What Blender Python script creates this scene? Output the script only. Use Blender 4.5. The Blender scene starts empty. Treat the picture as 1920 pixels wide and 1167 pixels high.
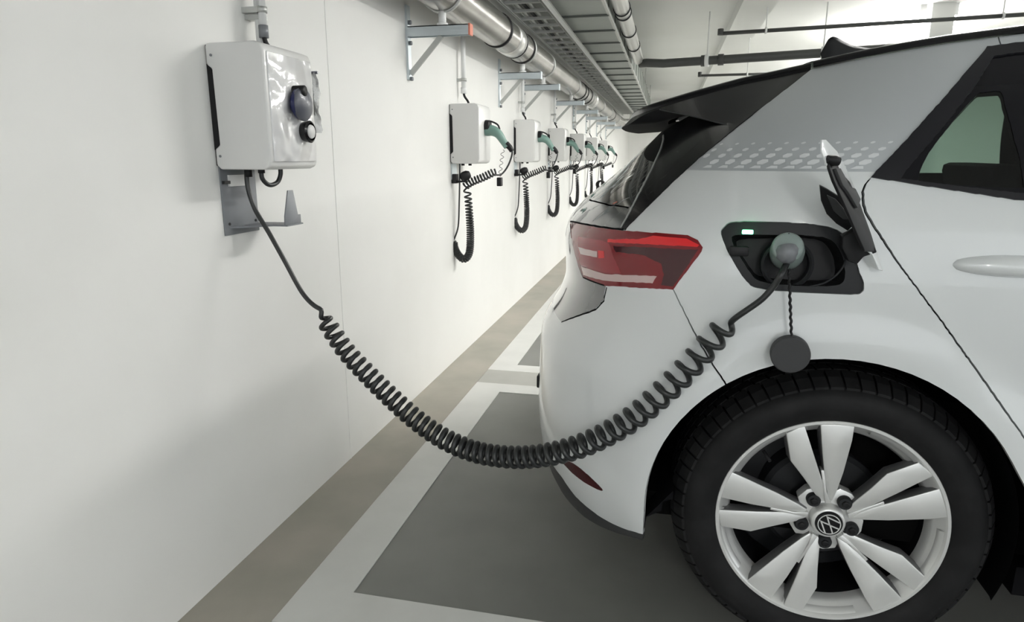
import bpy, bmesh, math, random
from mathutils import Vector, Matrix
from mathutils.bvhtree import BVHTree
from mathutils.geometry import delaunay_2d_cdt
random.seed(4)
PI = math.pi
scn = bpy.context.scene
# ---------------------------------------------------------------- camera
FPX = 1250.0
PPX, PPY = 960.0, 583.5
CZ = 1.1488
_d = Vector((1255-PPX, 297-PPY, FPX)).normalized()          # world +y seen from the camera (right, down, forward)
_u = Vector((0, -_d.z, _d.y)).normalized()                   # world +z
_x = _d.cross(_u)                                            # world +x
CAM = Vector((0, 0, CZ))
cd = bpy.data.cameras.new('camera'); cam = bpy.data.objects.new('camera', cd)
scn.collection.objects.link(cam); scn.camera = cam
cd.sensor_fit = 'HORIZONTAL'; cd.sensor_width = 36.0; cd.lens = FPX/1920*36.0
cd.clip_start = 0.02; cd.clip_end = 200
right = Vector((_x[0], _d[0], _u[0])); down = Vector((_x[1], _d[1], _u[1])); fwd = Vector((_x[2], _d[2], _u[2]))
m = Matrix((right, -down, -fwd)).transposed().to_4x4(); m.translation = CAM
cam.matrix_world = m
# ---------------------------------------------------------------- world, lights, exposure
scn.view_settings.view_transform = 'Standard'; scn.view_settings.look = 'None'
scn.view_settings.gamma = 1.0; scn.view_settings.exposure = 0.40; scn.view_settings.use_curve_mapping = False
w = bpy.data.worlds.new('world'); scn.world = w; w.use_nodes = True
w.node_tree.nodes['Background'].inputs[0].default_value = (0.93, 0.97, 1.0, 1)
w.node_tree.nodes['Background'].inputs[1].default_value = 1.25
CEIL = 2.75
def area(name, loc, sx, sy, power, rot=(0, 0, 0), col=(1, 0.985, 0.96)):
    l = bpy.data.lights.new(name, 'AREA'); l.shape = 'RECTANGLE'; l.size = sx; l.size_y = sy; l.energy = power; l.color = col
    o = bpy.data.objects.new(name, l); o.location = loc; o.rotation_euler = rot; scn.collection.objects.link(o)
    return o
LAMPS = [(1.0, -3.6, 55), (1.3, 3.7, 60), (3.9, 2.0, 60), (2.7, 9.6, 120), (3.0, 12.8, 130), (3.0, 16.4, 150), (6.0, 9.0, 120), (6.2, 13.5, 120)]
for i, (lx, ly, p) in enumerate(LAMPS):
    area('tube_lamp_light', (lx, ly, CEIL-0.36), 0.16, 1.5, p)
    area('added_uplight', (lx, ly, CEIL-0.24), 0.16, 1.5, p*0.95, (PI, 0, 0))  # upward light added above each housing to brighten the ceiling
# ---------------------------------------------------------------- unprojection: pixel of the 1920x1167 frame to a point on a plane
def ray(u, v):
    return (right*(u-PPX) + down*(v-PPY) + fwd*FPX)
def on(u, v, ax, val):
    r = ray(u, v); t = (val-CAM[ax])/r[ax]
    return CAM + r*t
def atd(u, v, y): return on(u, v, 1, y)
# ---------------------------------------------------------------- materials
MATS = {}
def mat(name, col, rough=0.5, metal=0.0, coat=0.0, emis=None, es=0, trans=0.0, noise=None, bump=None, ior=1.5, alpha=1.0, spec=0.5, coatr=0.03):
    if name in MATS: return MATS[name]
    M = bpy.data.materials.new(name); M.use_nodes = True; nt = M.node_tree; b = nt.nodes['Principled BSDF']
    b.inputs['Base Color'].default_value = (*col, 1); b.inputs['Roughness'].default_value = rough
    b.inputs['Metallic'].default_value = metal; b.inputs['Coat Weight'].default_value = coat; b.inputs['Coat Roughness'].default_value = coatr
    b.inputs['Transmission Weight'].default_value = trans; b.inputs['IOR'].default_value = ior; b.inputs['Alpha'].default_value = alpha
    b.inputs['Specular IOR Level'].default_value = spec
    if emis: b.inputs['Emission Color'].default_value = (*emis, 1); b.inputs['Emission Strength'].default_value = es
    tc = None
    if noise or bump: tc = nt.nodes.new('ShaderNodeTexCoord')
    if noise:                                    # (scale, colour2, detail, lo, hi)
        n = nt.nodes.new('ShaderNodeTexNoise'); n.inputs['Scale'].default_value = noise[0]; n.inputs['Detail'].default_value = noise[2]
        nt.links.new(tc.outputs['Object'], n.inputs['Vector'])
        r = nt.nodes.new('ShaderNodeMapRange'); r.inputs[1].default_value = noise[3]; r.inputs[2].default_value = noise[4]
        nt.links.new(n.outputs['Fac'], r.inputs[0])
        mx = nt.nodes.new('ShaderNodeMix'); mx.data_type = 'RGBA'; mx.inputs[6].default_value = (*col, 1); mx.inputs[7].default_value = (*noise[1], 1)
        nt.links.new(r.outputs[0], mx.inputs[0]); nt.links.new(mx.outputs[2], b.inputs['Base Color'])
    if bump:                                     # (scale, strength, distance)
        n = nt.nodes.new('ShaderNodeTexNoise'); n.inputs['Scale'].default_value = bump[0]; n.inputs['Detail'].default_value = 4
        nt.links.new(tc.outputs['Object'], n.inputs['Vector'])
        bp = nt.nodes.new('ShaderNodeBump'); bp.inputs['Strength'].default_value = bump[1]; bp.inputs['Distance'].default_value = bump[2]
        nt.links.new(n.outputs['Fac'], bp.inputs['Height']); nt.links.new(bp.outputs[0], b.inputs['Normal'])
    MATS[name] = M; return M
m_wall = mat('wall_paint', (0.80, 0.80, 0.775), 0.6, noise=(1.3, (0.74, 0.74, 0.71), 5, 0.45, 0.8), bump=(25, 0.12, 0.004))
m_ceil = mat('ceiling_paint', (0.80, 0.81, 0.79), 0.75, noise=(0.8, (0.74, 0.75, 0.72), 4, 0.4, 0.8))
m_floor = mat('floor_coating', (0.155, 0.158, 0.146), 0.42, noise=(2.2, (0.205, 0.207, 0.192), 8, 0.35, 0.7), bump=(60, 0.05, 0.002))
m_strip = mat('bare_concrete', (0.38, 0.355, 0.305), 0.6, noise=(3.5, (0.30, 0.295, 0.25), 6, 0.35, 0.7), bump=(40, 0.15, 0.003))
m_gap = mat('lane_concrete', (0.42, 0.42, 0.39), 0.55, noise=(4, (0.36, 0.36, 0.33), 6, 0.35, 0.7))
m_line = mat('line_paint', (0.66, 0.665, 0.64), 0.5, noise=(6, (0.60, 0.605, 0.58), 6, 0.4, 0.8))
m_white = mat('car_white_paint', (0.72, 0.745, 0.745), 0.35, coat=1.0, coatr=0.02)
m_silver = mat('silver_film', (0.53, 0.56, 0.58), 0.36, metal=0.35, coat=0.7)
m_dot = mat('film_dots', (0.72, 0.74, 0.75), 0.4)
m_gloss = mat('gloss_black', (0.006, 0.006, 0.007), 0.22, coat=0.12, spec=0.3)
m_blk = mat('black_plastic', (0.009, 0.009, 0.010), 0.5, spec=0.3)
m_blk2 = mat('dark_plastic', (0.020, 0.021, 0.023), 0.5, spec=0.3)
m_trim = mat('window_trim_black', (0.014, 0.014, 0.017), 0.42, spec=0.22)
m_frit = mat('glass_frit', (0.008, 0.008, 0.010), 0.12, spec=0.2)
m_liner = mat('liner_felt', (0.006, 0.006, 0.007), 0.9, spec=0.1)
m_inner = mat('inner_black', (0.004, 0.004, 0.004), 0.95, spec=0.05)
m_skirt = mat('skirt_grey', (0.045, 0.046, 0.047), 0.5)
m_hatch = mat('hatch_gloss', (0.10, 0.105, 0.105), 0.12, coat=1.0, spec=0.9)
m_rglass = mat('rear_glass', (0.02, 0.022, 0.022), 0.03, coat=1.0, spec=0.8)
m_cable = mat('cable_rubber', (0.022, 0.024, 0.024), 0.38)
m_box = mat('charger_white', (0.70, 0.70, 0.685), 0.4, coat=0.25)
m_film = mat('clear_film_shine', (0.78, 0.78, 0.78), 0.10, coat=1.0, bump=(11, 1.0, 0.05), spec=0.9)
MATS['clear_film_shine'].node_tree.nodes['Noise Texture'].inputs['Detail'].default_value = 1.0
m_grey = mat('bracket_grey', (0.20, 0.21, 0.225), 0.5, metal=0.2)
m_zinc = mat('zinc_steel', (0.62, 0.68, 0.71), 0.38, metal=0.7)
m_pipe = mat('galvanised_pipe', (0.46, 0.445, 0.42), 0.24, metal=0.97, noise=(5, (0.33, 0.32, 0.305), 6, 0.35, 0.7), bump=(3, 0.12, 0.02))
m_foil = mat('foil_pipe', (0.75, 0.75, 0.73), 0.3, metal=0.8)
m_tray = mat('tray_zinc', (0.52, 0.53, 0.51), 0.42, metal=0.55)
m_duct = mat('grey_duct', (0.36, 0.385, 0.365), 0.6, noise=(2, (0.31, 0.335, 0.315), 4, 0.4, 0.7))
m_seam = mat('duct_seam', (0.10, 0.11, 0.10), 0.6)
m_dpipe = mat('dark_pipe', (0.055, 0.058, 0.056), 0.45)
m_cond = mat('conduit_white', (0.80, 0.81, 0.80), 0.35)
m_tyre = mat('tyre_rubber', (0.009, 0.009, 0.0095), 0.65, noise=(18, (0.015, 0.015, 0.0155), 6, 0.4, 0.7), bump=(90, 0.15, 0.002), spec=0.22)
m_alloy = mat('alloy_silver', (0.76, 0.765, 0.75), 0.33, metal=0.45, coat=0.4)
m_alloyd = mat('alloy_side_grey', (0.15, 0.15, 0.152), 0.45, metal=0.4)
m_red = mat('tail_red', (0.20, 0.008, 0.012), 0.12, coat=0.4, spec=0.35)
m_redm = mat('tail_red_mid', (0.30, 0.022, 0.03), 0.15, coat=0.4, spec=0.35)
m_redd = mat('tail_red_dark', (0.050, 0.003, 0.006), 0.15, coat=0.3)
m_redb = mat('tail_red_bar', (0.75, 0.025, 0.03), 0.2, coat=0.4, spec=0.35)
m_pink = mat('tail_clear', (0.58, 0.42, 0.40), 0.2, coat=1.0)
m_led = mat('green_led', (0.1, 0.9, 0.4), 0.4, emis=(0.15, 1.0, 0.42), es=5)
m_plug = mat('plug_green_grey', (0.26, 0.32, 0.30), 0.35)
m_conn = mat('connector_green', (0.17, 0.29, 0.25), 0.4)
m_glass = mat('green_glass', (0.22, 0.33, 0.27), 0.0, trans=1.0, ior=1.02, coat=0.7)
m_rub = mat('cap_rubber', (0.045, 0.046, 0.048), 0.7)
m_blue = mat('blue_socket', (0.006, 0.010, 0.075), 0.3)
m_cap = mat('socket_cap_grey', (0.085, 0.09, 0.11), 0.4, coat=0.2)
m_under = mat('spoiler_underside', (0.02, 0.02, 0.021), 0.7, spec=0.1)
m_tube = mat('tube_glow', (1, 1, 1), 0.5, emis=(1, 0.99, 0.97), es=14)
m_lampw = mat('lamp_white', (0.8, 0.8, 0.8), 0.5)
m_orange = mat('orange_cap', (0.65, 0.22, 0.15), 0.5)
m_pouch = mat('clear_pouch', (0.88, 0.89, 0.89), 0.1, trans=0.55, ior=1.2, bump=(30, 0.9, 0.02), coat=1.0)
# ---------------------------------------------------------------- object helpers
COL = scn.collection
def tag(o, label=None, cat=None, group=None, kind=None):
    if label: o['label'] = label
    if cat: o['category'] = cat
    if group: o['group'] = group
    if kind: o['kind'] = kind
    return o
def thing(name, loc, label, cat, group=None):
    o = bpy.data.objects.new(name, None); o.empty_display_size = 0.05; o.location = loc; COL.objects.link(o)
    return tag(o, label, cat, group)
def gloc(p):
    l = Vector((0, 0, 0))
    while p is not None: l = l + Vector(p.location); p = p.parent
    return l
class MB:
    def __init__(s): s.v = []; s.f = []; s.m = []; s.sm = []
    def add(s, vs, fs, mi=0, smooth=False):
        b = len(s.v); s.v += [Vector(p) for p in vs]; s.f += [tuple(i+b for i in f) for f in fs]
        s.m += [mi]*len(fs); s.sm += [smooth]*len(fs); return s
    def box(s, a, b, mi=0):
        x0, y0, z0 = [min(p, q) for p, q in zip(a, b)]; x1, y1, z1 = [max(p, q) for p, q in zip(a, b)]
        vs = [(x, y, z) for x in (x0, x1) for y in (y0, y1) for z in (z0, z1)]
        return s.add(vs, [(0, 1, 3, 2), (4, 6, 7, 5), (0, 4, 5, 1), (2, 3, 7, 6), (0, 2, 6, 4), (1, 5, 7, 3)], mi)
    def tube(s, pts, r, seg=10, mi=0, cap=True, closed=False):
        pts = [Vector(p) for p in pts]; n = len(pts); R = r if callable(r) else (lambda i: r)
        t0 = (pts[1]-pts[0]).normalized(); nrm = t0.orthogonal().normalized(); vs = []; pt = t0
        for i, p in enumerate(pts):
            t = (pts[min(i+1, n-1)]-pts[max(i-1, 0)])
            t = t.normalized() if t.length > 1e-9 else pt
            nrm = pt.rotation_difference(t) @ nrm; nrm = (nrm - t*nrm.dot(t)).normalized(); pt = t
            bn = t.cross(nrm); rr = R(i)
            for k in range(seg):
                a = 2*PI*k/seg; vs.append(p + nrm*math.cos(a)*rr + bn*math.sin(a)*rr)
        fs = [(i*seg+k, i*seg+(k+1) % seg, (i+1)*seg+(k+1) % seg, (i+1)*seg+k) for i in range(n-1) for k in range(seg)]
        s.add(vs, fs, mi, True)
        if cap:
            s.add(vs[:seg], [tuple(range(seg))[::-1]], mi); s.add(vs[-seg:], [tuple(range(seg))], mi)
        return s
    def lathe(s, prof, org, axis, seg=48, mi=0, smooth=True, mfun=None):
        # prof: (radius, distance along axis); axis: unit Vector
        axis = Vector(axis).normalized(); e1 = axis.orthogonal().normalized(); e2 = axis.cross(e1); org = Vector(org)
        vs = []
        for r, h in prof:
            for k in range(seg):
                a = 2*PI*k/seg; vs.append(org+axis*h+(e1*math.cos(a)+e2*math.sin(a))*r)
        for j in range(len(prof)-1):
            fs = [(j*seg+k, j*seg+(k+1) % seg, (j+1)*seg+(k+1) % seg, (j+1)*seg+k) for k in range(seg)]
            b = MBLOCAL(vs, fs); s.add(b[0], b[1], mfun(j) if mfun else mi, smooth)
        return s
    def prism(s, poly, ax, a, b, mi=0, mis=None, smooth=False):
        # poly: 2-D points in the two other axes; extruded along ax from a to b
        def P(q, h):
            l = list(q); l.insert(ax, h); return tuple(l)
        n = len(poly); vs = [P(q, a) for q in poly]+[P(q, b) for q in poly]
        s.add(vs, [tuple(range(n)), tuple(range(2*n-1, n-1, -1))], mi)
        s.add(vs, [(i, (i+1) % n, n+(i+1) % n, n+i) for i in range(n)], mi if mis is None else mis, smooth)
        return s
    def build(s, name, mats, parent=None, bevel=0, segs=2, autos=None, merge=True):
        off = gloc(parent) if parent else Vector((0, 0, 0))
        me = bpy.data.meshes.new(name); me.from_pydata([p-off for p in s.v], [], s.f)
        if not isinstance(mats, (list, tuple)): mats = [mats]
        for q in mats: me.materials.append(q)
        me.polygons.foreach_set('material_index', s.m); me.polygons.foreach_set('use_smooth', s.sm)
        bm = bmesh.new(); bm.from_mesh(me)
        if merge: bmesh.ops.remove_doubles(bm, verts=bm.verts, dist=1e-5)
        bmesh.ops.recalc_face_normals(bm, faces=bm.faces)
        if bevel:
            ed = [e for e in bm.edges if len(e.link_faces) == 2 and e.calc_face_angle(0) > 0.6]
            bmesh.ops.bevel(bm, geom=ed, offset=bevel, segments=segs, profile=0.5, affect='EDGES', clamp_overlap=True)
            for f in bm.faces: f.smooth = True
        bm.to_mesh(me); bm.free()
        if bevel or autos: me.set_sharp_from_angle(angle=math.radians(autos or 40))
        o = bpy.data.objects.new(name, me); COL.objects.link(o)
        if parent: o.parent = parent
        return o
def MBLOCAL(vs, fs):
    ids = sorted({i for f in fs for i in f}); mp = {i: k for k, i in enumerate(ids)}
    return [vs[i] for i in ids], [tuple(mp[i] for i in f) for f in fs]
def cr(pts, n=8, closed=False):
    """Catmull-Rom through points (any dimension)."""
    P = [Vector(p) for p in pts]; out = []; N = len(P)
    rng = range(N) if closed else range(N-1)
    for i in rng:
        if closed: a, b, c, d = P[(i-1) % N], P[i], P[(i+1) % N], P[(i+2) % N]
        else: a, b, c, d = P[max(i-1, 0)], P[i], P[i+1], P[min(i+2, N-1)]
        for k in range(n):
            t = k/n
            out.append(0.5*((2*b)+(c-a)*t+(2*a-5*b+4*c-d)*t*t+(3*b-a-3*c+d)*t**3))
    if not closed: out.append(P[-1])
    return out
def copy_tree(o, dl=Vector((0, 0, 0)), parent=None):
    c = o.copy(); COL.objects.link(c)
    if parent: c.parent = parent
    else: c.location = Vector(o.location)+dl
    for ch in list(o.children): copy_tree(ch, parent=c)
    return c
def interp(x, xs, ys):
    if x <= xs[0]: return ys[0]
    for i in range(len(xs)-1):
        if x <= xs[i+1]: return ys[i]+(ys[i+1]-ys[i])*(x-xs[i])/(xs[i+1]-xs[i])
    return ys[-1]
def cinterp(x, xs, ys):
    if x <= xs[0]: return ys[0]
    n = len(xs)
    for i in range(n-1):
        if x <= xs[i+1]:
            def sl(k): return (ys[min(k+1, n-1)]-ys[max(k-1, 0)])/(xs[min(k+1, n-1)]-xs[max(k-1, 0)])
            h = xs[i+1]-xs[i]; t = (x-xs[i])/h; m0, m1 = sl(i)*h, sl(i+1)*h
            return (2*t**3-3*t*t+1)*ys[i]+(t**3-2*t*t+t)*m0+(-2*t**3+3*t*t)*ys[i+1]+(t**3-t*t)*m1
    return ys[-1]
def sstep(t): t = max(0, min(1, t)); return t*t*(3-2*t)
def helix(center, turns_phase, rad, steps):
    """center: dense list of Vectors; turns_phase(i/n)->phase; rad(t); returns wire points."""
    n = len(center); pts = []
    t0 = (center[1]-center[0]).normalized(); nrm = t0.orthogonal().normalized(); frames = []; pt = t0
    for i in range(n):
        t = (center[min(i+1, n-1)]-center[max(i-1, 0)]).normalized()
        nrm = pt.rotation_difference(t) @ nrm; nrm = (nrm-t*nrm.dot(t)).normalized(); pt = t
        frames.append((nrm.copy(), t.cross(nrm)))
    for k in range(steps+1):
        f = k/steps; x = f*(n-1); i = min(int(x), n-2); q = x-i
        c = center[i].lerp(center[i+1], q); a = frames[i][0].lerp(frames[i+1][0], q); b = frames[i][1].lerp(frames[i+1][1], q)
        ph = turns_phase(f); r = rad(f)
        pts.append(c+a*math.cos(ph)*r+b*math.sin(ph)*r)
    return pts
def resample(pts, n):
    L = [0]
    for a, b in zip(pts, pts[1:]): L.append(L[-1]+(b-a).length)
    out = []; j = 0
    for k in range(n+1):
        d = L[-1]*k/n
        while j < len(L)-2 and L[j+1] < d: j += 1
        q = (d-L[j])/max(1e-9, L[j+1]-L[j]); out.append(pts[j].lerp(pts[j+1], q))
    return out
# ================================================================ SETTING
WX = -1.155
FARY = 20.0; RX = 9.0; BACK = -5.0
def struct(name, mb, mt, **k): o = mb.build(name, mt, **k); return tag(o, kind='structure')
struct('floor', MB().box((WX-0.2, BACK, -0.1), (RX, FARY, 0)), m_floor)
struct('wall_left', MB().box((WX-0.2, BACK, 0), (WX, FARY, CEIL)), m_wall)
struct('wall_far', MB().box((WX, FARY, 0), (RX, FARY+0.2, CEIL)), m_wall)
struct('wall_right', MB().box((RX, 3.0, 0), (RX+0.2, FARY, CEIL)), m_wall)
struct('ceiling', MB().box((WX-0.2, BACK, CEIL), (RX, FARY, CEIL+0.2)), m_ceil)
struct('trim_1', MB().box((WX, BACK, 0), (-0.925, FARY, 0.004)), m_strip)
struct('trim_2', MB().box((-0.925, 3.205, 0), (5.5, 3.425, 0.002)), m_gap)
def lines():
    a = MB(); a.box((-0.925, 1.30, 0), (-0.775, 3.205, 0.003)); a.box((-0.775, 3.085, 0), (5.2, 3.205, 0.003)); a.box((-0.775, 1.30, 0), (5.2, 1.452, 0.003))
    struct('trim_3', a, m_line)
    b = MB(); b.box((-0.925, 3.425, 0), (-0.785, 14.0, 0.003)); b.box((-0.785, 3.425, 0), (5.2, 3.54, 0.003)); struct('trim_4', b, m_line)
lines()
# wall expansion joints (thin vertical grooves filled with paint)
for i, (u, v) in enumerate([(622, 250)]):
    p = on(u, v, 0, WX); struct('trim_%d' % (5+i), MB().box((WX, p.y, 0), (WX+0.0015, p.y+0.006, CEIL)), m_wall)
# shallow ceiling beam
struct('trim_8', MB().box((0.62, 2.5, CEIL-0.12), (0.95, FARY, CEIL)), m_ceil)
# ceiling column with lit tubes on both sides
cpy = 8.4
pL = atd(1743, 60, cpy); pR = atd(1786, 60, cpy)
struct('trim_9', MB().box((pL.x, cpy, 0), (pR.x, cpy+0.25, CEIL)), m_wall)
for k, (u0, u1) in enumerate([(1719, 1741), (1783, 1796)]):
    a = atd(u0, 60, cpy); b = atd(u1, 60, cpy); xm = (a.x+b.x)/2
    lab = ['thick glowing vertical tube light left of the square column', 'thin glowing vertical tube light right of the square column'][k]
    t = thing('tube_light', (xm, cpy+0.08, CEIL-1.0), lab, 'light')
    MB().tube([(xm, cpy+0.08, CEIL-0.95), (xm, cpy+0.08, CEIL-0.12)], (b.x-a.x)/2*0.8, 16).build('tube', m_tube, t)
    MB().box((xm-0.03, cpy+0.05, CEIL-0.12), (xm+0.03, cpy+0.11, CEIL)).build('end_cap', m_lampw, t)
    MB().box((xm-0.03, cpy+0.05, CEIL-1.0), (xm+0.03, cpy+0.11, CEIL-0.95)).build('end_cap', m_lampw, t)
# ceiling luminaires (mostly out of frame, seen in the paint and glass)
for i, (lx, ly, p) in enumerate(LAMPS):
    where = ['behind the camera near the wall', 'above the aisle left of the car roof', 'directly above the car roof', 'nearest behind the square column', 'middle one beyond the square column', 'farthest one at the end wall', 'by the right wall, nearer one', 'by the right wall, farther one'][i]
    t = thing('ceiling_lamp', (lx, ly, CEIL), 'white tube luminaire under the ceiling, '+where, 'lamp', 'ceiling tube luminaires')
    mb = MB(); mb.box((lx-0.09, ly-0.78, CEIL-0.35), (lx+0.09, ly+0.78, CEIL-0.26)); 
    for q in (-0.6, 0.6): mb.tube([(lx, ly+q, CEIL-0.26), (lx, ly+q, CEIL)], 0.006, 6)
    mb.build('lamp_housing', m_lampw, t)
# ================================================================ OVERHEAD SERVICES
PXc, PZc, PR_ = -0.99, 1.858, 0.090
def pipe_y(u, v): # y of a pipe-bottom point
    return on(u, v, 2, PZc-PR_).y
pt = thing('ventilation_pipe', (PXc, -1.0, PZc), 'large shiny galvanised pipe running along the wall on angle brackets', 'pipe')
MB().tube([(PXc, y, PZc) for y in (-2.0, 0, 3, 6, 9, 12, 14.2)], PR_, 40).build('pipe_body', m_pipe, pt)
pe = cr([(PXc, 14.2, PZc), (PXc+0.03, 14.42, PZc), (PXc+0.15, 14.58, PZc), (PXc+0.4, 14.62, PZc)], 5)
MB().tube(pe+[Vector((3.5, 14.62, PZc))], PR_, 24).build('pipe_elbow', m_foil, pt)
for yy in [pipe_y(925, 88), pipe_y(958, 108), pipe_y(975, 118), pipe_y(1088, 186)+0.0, pipe_y(1098, 189), pipe_y(1108, 194), 11.0, 11.6]:
    MB().lathe([(PR_+0.0005, -0.012), (PR_+0.006, -0.010), (PR_+0.006, 0.010), (PR_+0.0005, 0.012)], (PXc, yy, PZc), (0, 1, 0), 40).build('rubber_joint', m_blk, pt)
for yy in (pipe_y(925, 88)+0.35, pipe_y(1098, 189)+1.0):
    MB().lathe([(PR_, -0.10), (PR_+0.004, -0.098), (PR_+0.004, 0.10), (PR_, 0.102)], (PXc, yy, PZc), (0, 1, 0), 40).build('pipe_sleeve', m_foil, pt)
# angle brackets
def bracket(y, label, group=None, big=False):
    t = thing('wall_bracket', (WX, y, 1.5), label, 'bracket', group)
    zt = 1.69
    MB().box((WX, y-0.018, 1.49), (WX+0.010, y+0.018, 1.80)).build('wall_plate', m_zinc, t)
    a = MB(); a.box((WX+0.010, y-0.021, zt-0.021), (WX+0.29, y-0.017, zt+0.021)); a.box((WX+0.010, y-0.021, zt+0.017), (WX+0.29, y+0.021, zt+0.021))
    a.box((WX+0.010, y+0.017, zt-0.021), (WX+0.29, y+0.021, zt+0.021)); a.box((WX+0.010, y-0.0215, zt-0.004), (WX+0.29, y-0.0205, zt+0.004)); a.build('arm', m_zinc, t)
    MB().box((WX+0.288, y-0.023, zt-0.023), (WX+0.296, y+0.023, zt+0.023)).build('end_cap', m_orange if big else m_zinc, t)
    b = MB(); p0 = Vector((WX+0.012, y, 1.515)); p1 = Vector((WX+0.16, y, zt-0.02)); n = Vector((-(p1-p0).z, 0, (p1-p0).x)).normalized()*0.011
    q = [p0+n, p1+n, p1-n, p0-n]; b.prism([(c.x, c.z) for c in q], 1, y-0.006, y+0.006); b.build('strut', m_tray, t)
    for z in (1.73, 1.645, 1.495):
        MB().tube([(WX+0.009, y, z), (WX+0.022, y, z)], 0.009, 6).build('bolt', m_grey, t)
    c = MB(); c.tube([(PXc, y, zt+0.02), (PXc, y, PZc-PR_)], 0.017, 12); c.tube([(PXc, y, zt+0.02), (PXc, y, zt+0.03)], 0.028, 6); c.build('pipe_stud', m_cond, t)
    c = MB(); c.lathe([(PR_+0.001, -0.012), (PR_+0.007, -0.012), (PR_+0.007, 0.012), (PR_+0.001, 0.012)], (PXc, y, PZc), (0, 1, 0), 36); c.build('pipe_clamp', m_tray, t)
bys = [2.955, 4.62, 5.39, 6.95, 8.3, 9.6, 11.0, 12.6]
blab = ['nearest zinc wall bracket with orange end cap under the pipe', 'second zinc wall bracket from the camera under the pipe', 'third zinc wall bracket, close behind the second']
for i, y in enumerate(bys):
    bracket(y, blab[i] if i < 3 else ['fourth zinc bracket from the camera, above the third and fourth white chargers', 'fifth zinc bracket from the camera under the far pipe', 'sixth zinc bracket from the camera under the far pipe', 'second farthest zinc bracket under the pipe', 'farthest zinc bracket near the pipe elbow'][i-3], 'pipe brackets on the wall', i == 0)
# cable ladder
tz = 2.10; tx0, tx1 = -1.078, -0.826
t = thing('cable_ladder', (tx0, -1, tz), 'galvanised cable ladder with rungs hanging beside the grey duct', 'cable tray')
for nm, x in (('side_rail', tx0), ('side_rail', tx1)):
    a = MB(); a.box((x-0.003, -1.5, tz), (x+0.003, 16, tz+0.055)); a.box((x-0.010, -1.5, tz), (x+0.010, 16, tz+0.004)); a.box((x-0.010, -1.5, tz+0.051), (x+0.010, 16, tz+0.055)); a.build(nm, m_tray, t)
y = 1.6
nr = 0
while y < 15.8 and nr < 90:
    MB().box((tx0, y-0.015, tz+0.008), (tx1, y+0.015, tz+0.024)).build('rung', m_tray, t); y += 0.26; nr += 1
for k in range(3):
    MB().tube([(tx0+0.05+k*0.045, -1.5, tz+0.036), (tx0+0.05+k*0.045, 16, tz+0.036)], 0.011, 8).build('laid_cable', [m_tray, m_blk2, m_tray][k], t)
# duct
dz = 2.2
t = thing('air_duct', (-0.95, -1, dz), 'grey rectangular air duct with dark seams under the ceiling', 'duct')
MB().box((-0.925, -1.5, dz), (-0.50, 17, dz+0.30)).build('duct_body', m_duct, t)
y = 2.9
while y < 16:
    MB().box((-0.93, y-0.012, dz-0.014), (-0.495, y+0.012, dz+0.31)).build('duct_flange', m_seam, t); y += 0.62
MB().box((-0.505, -1.5, dz-0.006), (-0.485, 17, dz+0.02)).build('edge_rail', m_tray, t)
for y in (4, 7, 10, 13, 16):
    a = MB(); a.tube([(-0.495, y, dz+0.28), (-0.495, y, CEIL)], 0.006, 6); a.tube([(-0.955, y, dz), (-0.955, y, CEIL)], 0.006, 6); a.build('hanger_rod', m_tray, t)
# foil pipe with elbow into dark pipe
sx, sz, sr = -0.415, 2.28, 0.060
ye = 8.4
t = thing('foil_pipe', (sx, -1, sz), 'foil wrapped pipe with dark bands right of the grey duct', 'pipe')
MB().tube([(sx, -1, sz), (sx, ye, sz)], sr, 24).build('pipe_body', m_foil, t)
for u, v in ((1167, 30), (1171, 38), (1183, 70), (1195, 96)):
    yy = on(u, v, 2, sz-sr).y
    MB().lathe([(sr, -0.012), (sr+0.007, -0.012), (sr+0.007, 0.012), (sr, 0.012)], (sx, yy, sz), (0, 1, 0), 24).build('pipe_band', m_blk2, t)
t = thing('drain_pipe', (sx, ye, sz), 'dark drain pipe running right from the foil pipe elbow', 'pipe')
d1 = atd(1244, 119, ye); d2 = atd(1552, 99, ye-0.3); d3 = atd(1900, 76, ye-0.6)
z0 = atd(1212, 118, ye)
pp = [Vector((sx+0.02, ye+0.03, z0.z)), z0, d1, d2, d3]
MB().tube(pp, 0.048, 16).build('pipe_body', m_dpipe, t)
for u in (1325, 1358):
    q = (u-1244)/(1552-1244); c = d1.lerp(d2, q); dd = (d2-d1).normalized()
    MB().tube([c-dd*0.03, c+dd*0.03], 0.062, 16).build('coupling', m_dpipe, t)
for u in (1331, 1544):
    q = (u-1244)/(1552-1244); c = d1.lerp(d2, q)
    a = MB(); dd = (d2-d1).normalized(); a.tube([c-dd*0.022, c+dd*0.022], 0.066, 16); a.tube([c, (c.x, c.y, CEIL)], 0.007, 6); a.build('pipe_hanger', m_cond, t)
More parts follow.
